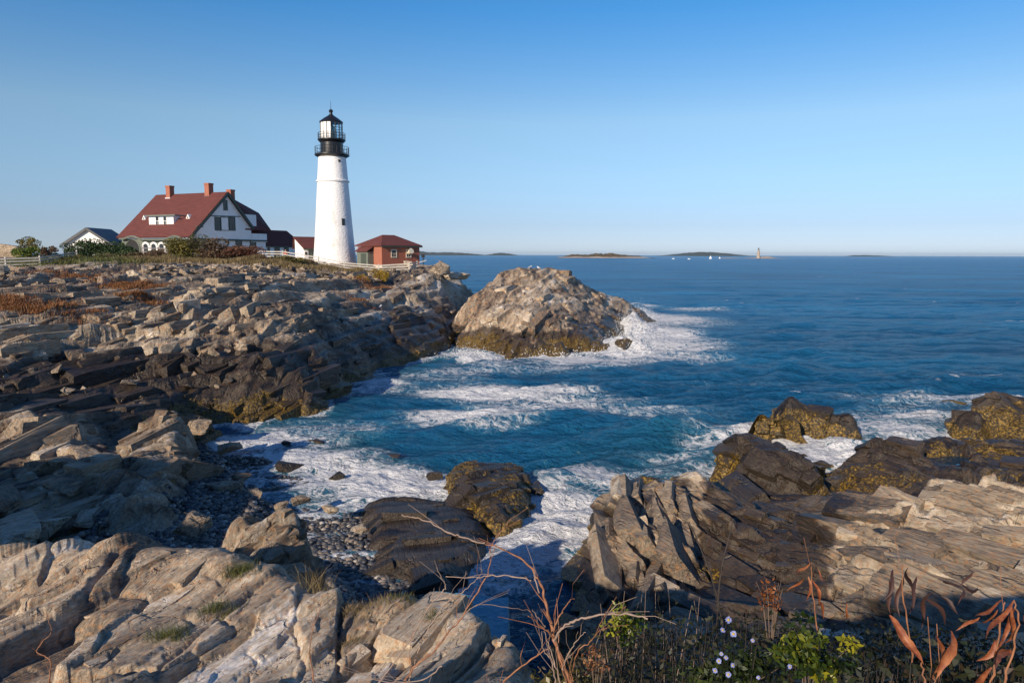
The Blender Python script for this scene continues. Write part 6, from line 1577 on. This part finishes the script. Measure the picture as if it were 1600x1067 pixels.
# visitor behind the rail fence
pp = P(446.5, 407.5, 110.5); pp.z -= 0.0
bmv = [(0, 0, .92), (0, 0, 1.12), (0, 0, 1.38), (0, 0, 1.50), (0, 0, 1.60), (0, 0, 1.70), (-.10, 0, .86), (-.11, -.02, .48), (-.11, .02, .06), (-.11, -.14, .03), (.10, 0, .86), (.11, .03, .48), (.12, .06, .06), (.12, -.10, .03), (-.19, 0, 1.40), (-.25, .02, 1.13), (-.20, -.12, .92), (.19, 0, 1.40), (.25, .02, 1.13), (.20, -.12, .92)]
ed_ = [(0, 1), (1, 2), (2, 3), (3, 4), (4, 5), (0, 6), (6, 7), (7, 8), (8, 9), (0, 10), (10, 11), (11, 12), (12, 13), (2, 14), (14, 15), (15, 16), (2, 17), (17, 18), (18, 19)]
rd_ = [.13, .12, .14, .055, .085, .07, .09, .06, .045, .035, .09, .06, .045, .035, .06, .045, .03, .06, .045, .03]
def skinned(name, vs_, es_, rs_, mat, par=None, root=0):
    me = bpy.data.meshes.new(name); me.from_pydata(vs_, es_, []); o = link(name, me, mat, par)
    o.modifiers.new('skin', 'SKIN'); 
    for i, s_ in enumerate(me.skin_vertices[0].data): s_.radius = (rs_[i], rs_[i] * .85); s_.use_root = i == root
    sd = o.modifiers.new('sub', 'SUBSURF'); sd.levels = 1; sd.render_levels = 1
    return o
pe = skinned('person', bmv, ed_, rd_, plain('skin_tone', (.45, .27, .19), .6, .05)); pe.location = pp; pe.rotation_euler.z = .4
tag(pe, 'small figure in a red-orange jacket standing behind the rail fence by the annex', 'person')
skinned('jacket', [(0, 0, .90), (0, 0, 1.12), (0, 0, 1.40), (-.19, 0, 1.41), (-.25, .02, 1.13), (-.21, -.10, .96), (.19, 0, 1.41), (.25, .02, 1.13), (.21, -.10, .96)], [(0, 1), (1, 2), (2, 3), (3, 4), (4, 5), (2, 6), (6, 7), (7, 8)], [.155, .15, .155, .075, .06, .048, .075, .06, .048], plain('orange_jacket', (.55, .12, .05), .8, .1), pe)
skinned('trousers', [(0, 0, .93), (-.10, 0, .84), (-.11, -.02, .48), (-.11, .02, .12), (.10, 0, .84), (.11, .03, .48), (.12, .06, .12)], [(0, 1), (1, 2), (2, 3), (0, 4), (4, 5), (5, 6)], [.14, .105, .075, .06, .105, .075, .06], plain('dark_trousers', (.03, .035, .06), .8, .1), pe)
skinned('hair', [(0, .015, 1.62), (0, .02, 1.71)], [(0, 1)], [.09, .08], plain('fair_hair', (.45, .38, .28), .8, .1), pe)
# pale boulder and sign post at the end of the point
for (u, v, D, s, k, lb) in ((636, 418, 108.5, (1.1, .8, .95), 2, 'pale boulder leaning against the wall of the brick building'), (645, 419, 108, (.8, .7, .6), 4, 'smaller pale boulder right of the one by the brick wall'), (688, 428, 104, (1.9, 1.2, 1.5), 1, 'large pale block at the very tip of the point'), (707, 436, 108, (2.6, 1.6, .9), 3, 'flat pale block overhanging beyond the tip of the point')):
    V, F, tn = stone_protos[k]; p = P(u, v, D)
    o = link('boulder', npmesh('boulder', V * np.array(s), F, {'tone': tn + .3, 'wet': tn * 0, 'weed': tn * 0}, False), m_isl); o.location = (p.x, p.y, p.z + s[2] * .5); o.rotation_euler.z = k
    tag(o, lb, 'rock')
sp0 = P(661.5, 414, 109); so = empty('marker_post', tuple(sp0)); tag(so, 'dark marker post with a box top standing past the brick building', 'post')
MB().bar(sp0, sp0 + Z * 1.3, .12).build('post', m_black, so); MB().box(sp0 + Vector((-.25, -.2, 1.1)), (.5, 0, 0), (0, .4, 0), (0, 0, .5)).build('cap_box', m_black, so); MB().bar(sp0 + Vector((-.7, 0, .35)), sp0 + Vector((.5, -.1, .7)), .10).build('brace', m_fence, so)
# ================================================================= sea air
hv = MB(); 
me = bpy.data.meshes.new('haze')
bm = bmesh.new(); bmesh.ops.create_cube(bm, size=1.0)
for v in bm.verts: v.co = Vector((v.co.x * 64000, v.co.y * 44000 + 20000, -6 + (v.co.z + .5) * 140))
bm.to_mesh(me); bm.free()
hm = bpy.data.materials.new('haze'); hm.use_nodes = True
for n in list(hm.node_tree.nodes):
    if n.type != 'OUTPUT_MATERIAL': hm.node_tree.nodes.remove(n)
pv = hm.node_tree.nodes.new('ShaderNodeVolumePrincipled'); pv.inputs['Density'].default_value = 0.000020; pv.inputs['Color'].default_value = (.66, .86, 1.0, 1); pv.inputs['Anisotropy'].default_value = .2
hm.node_tree.links.new(pv.outputs[0], hm.node_tree.nodes['Material Output'].inputs['Volume'])
tag(link('haze', me, hm), kind='stuff')
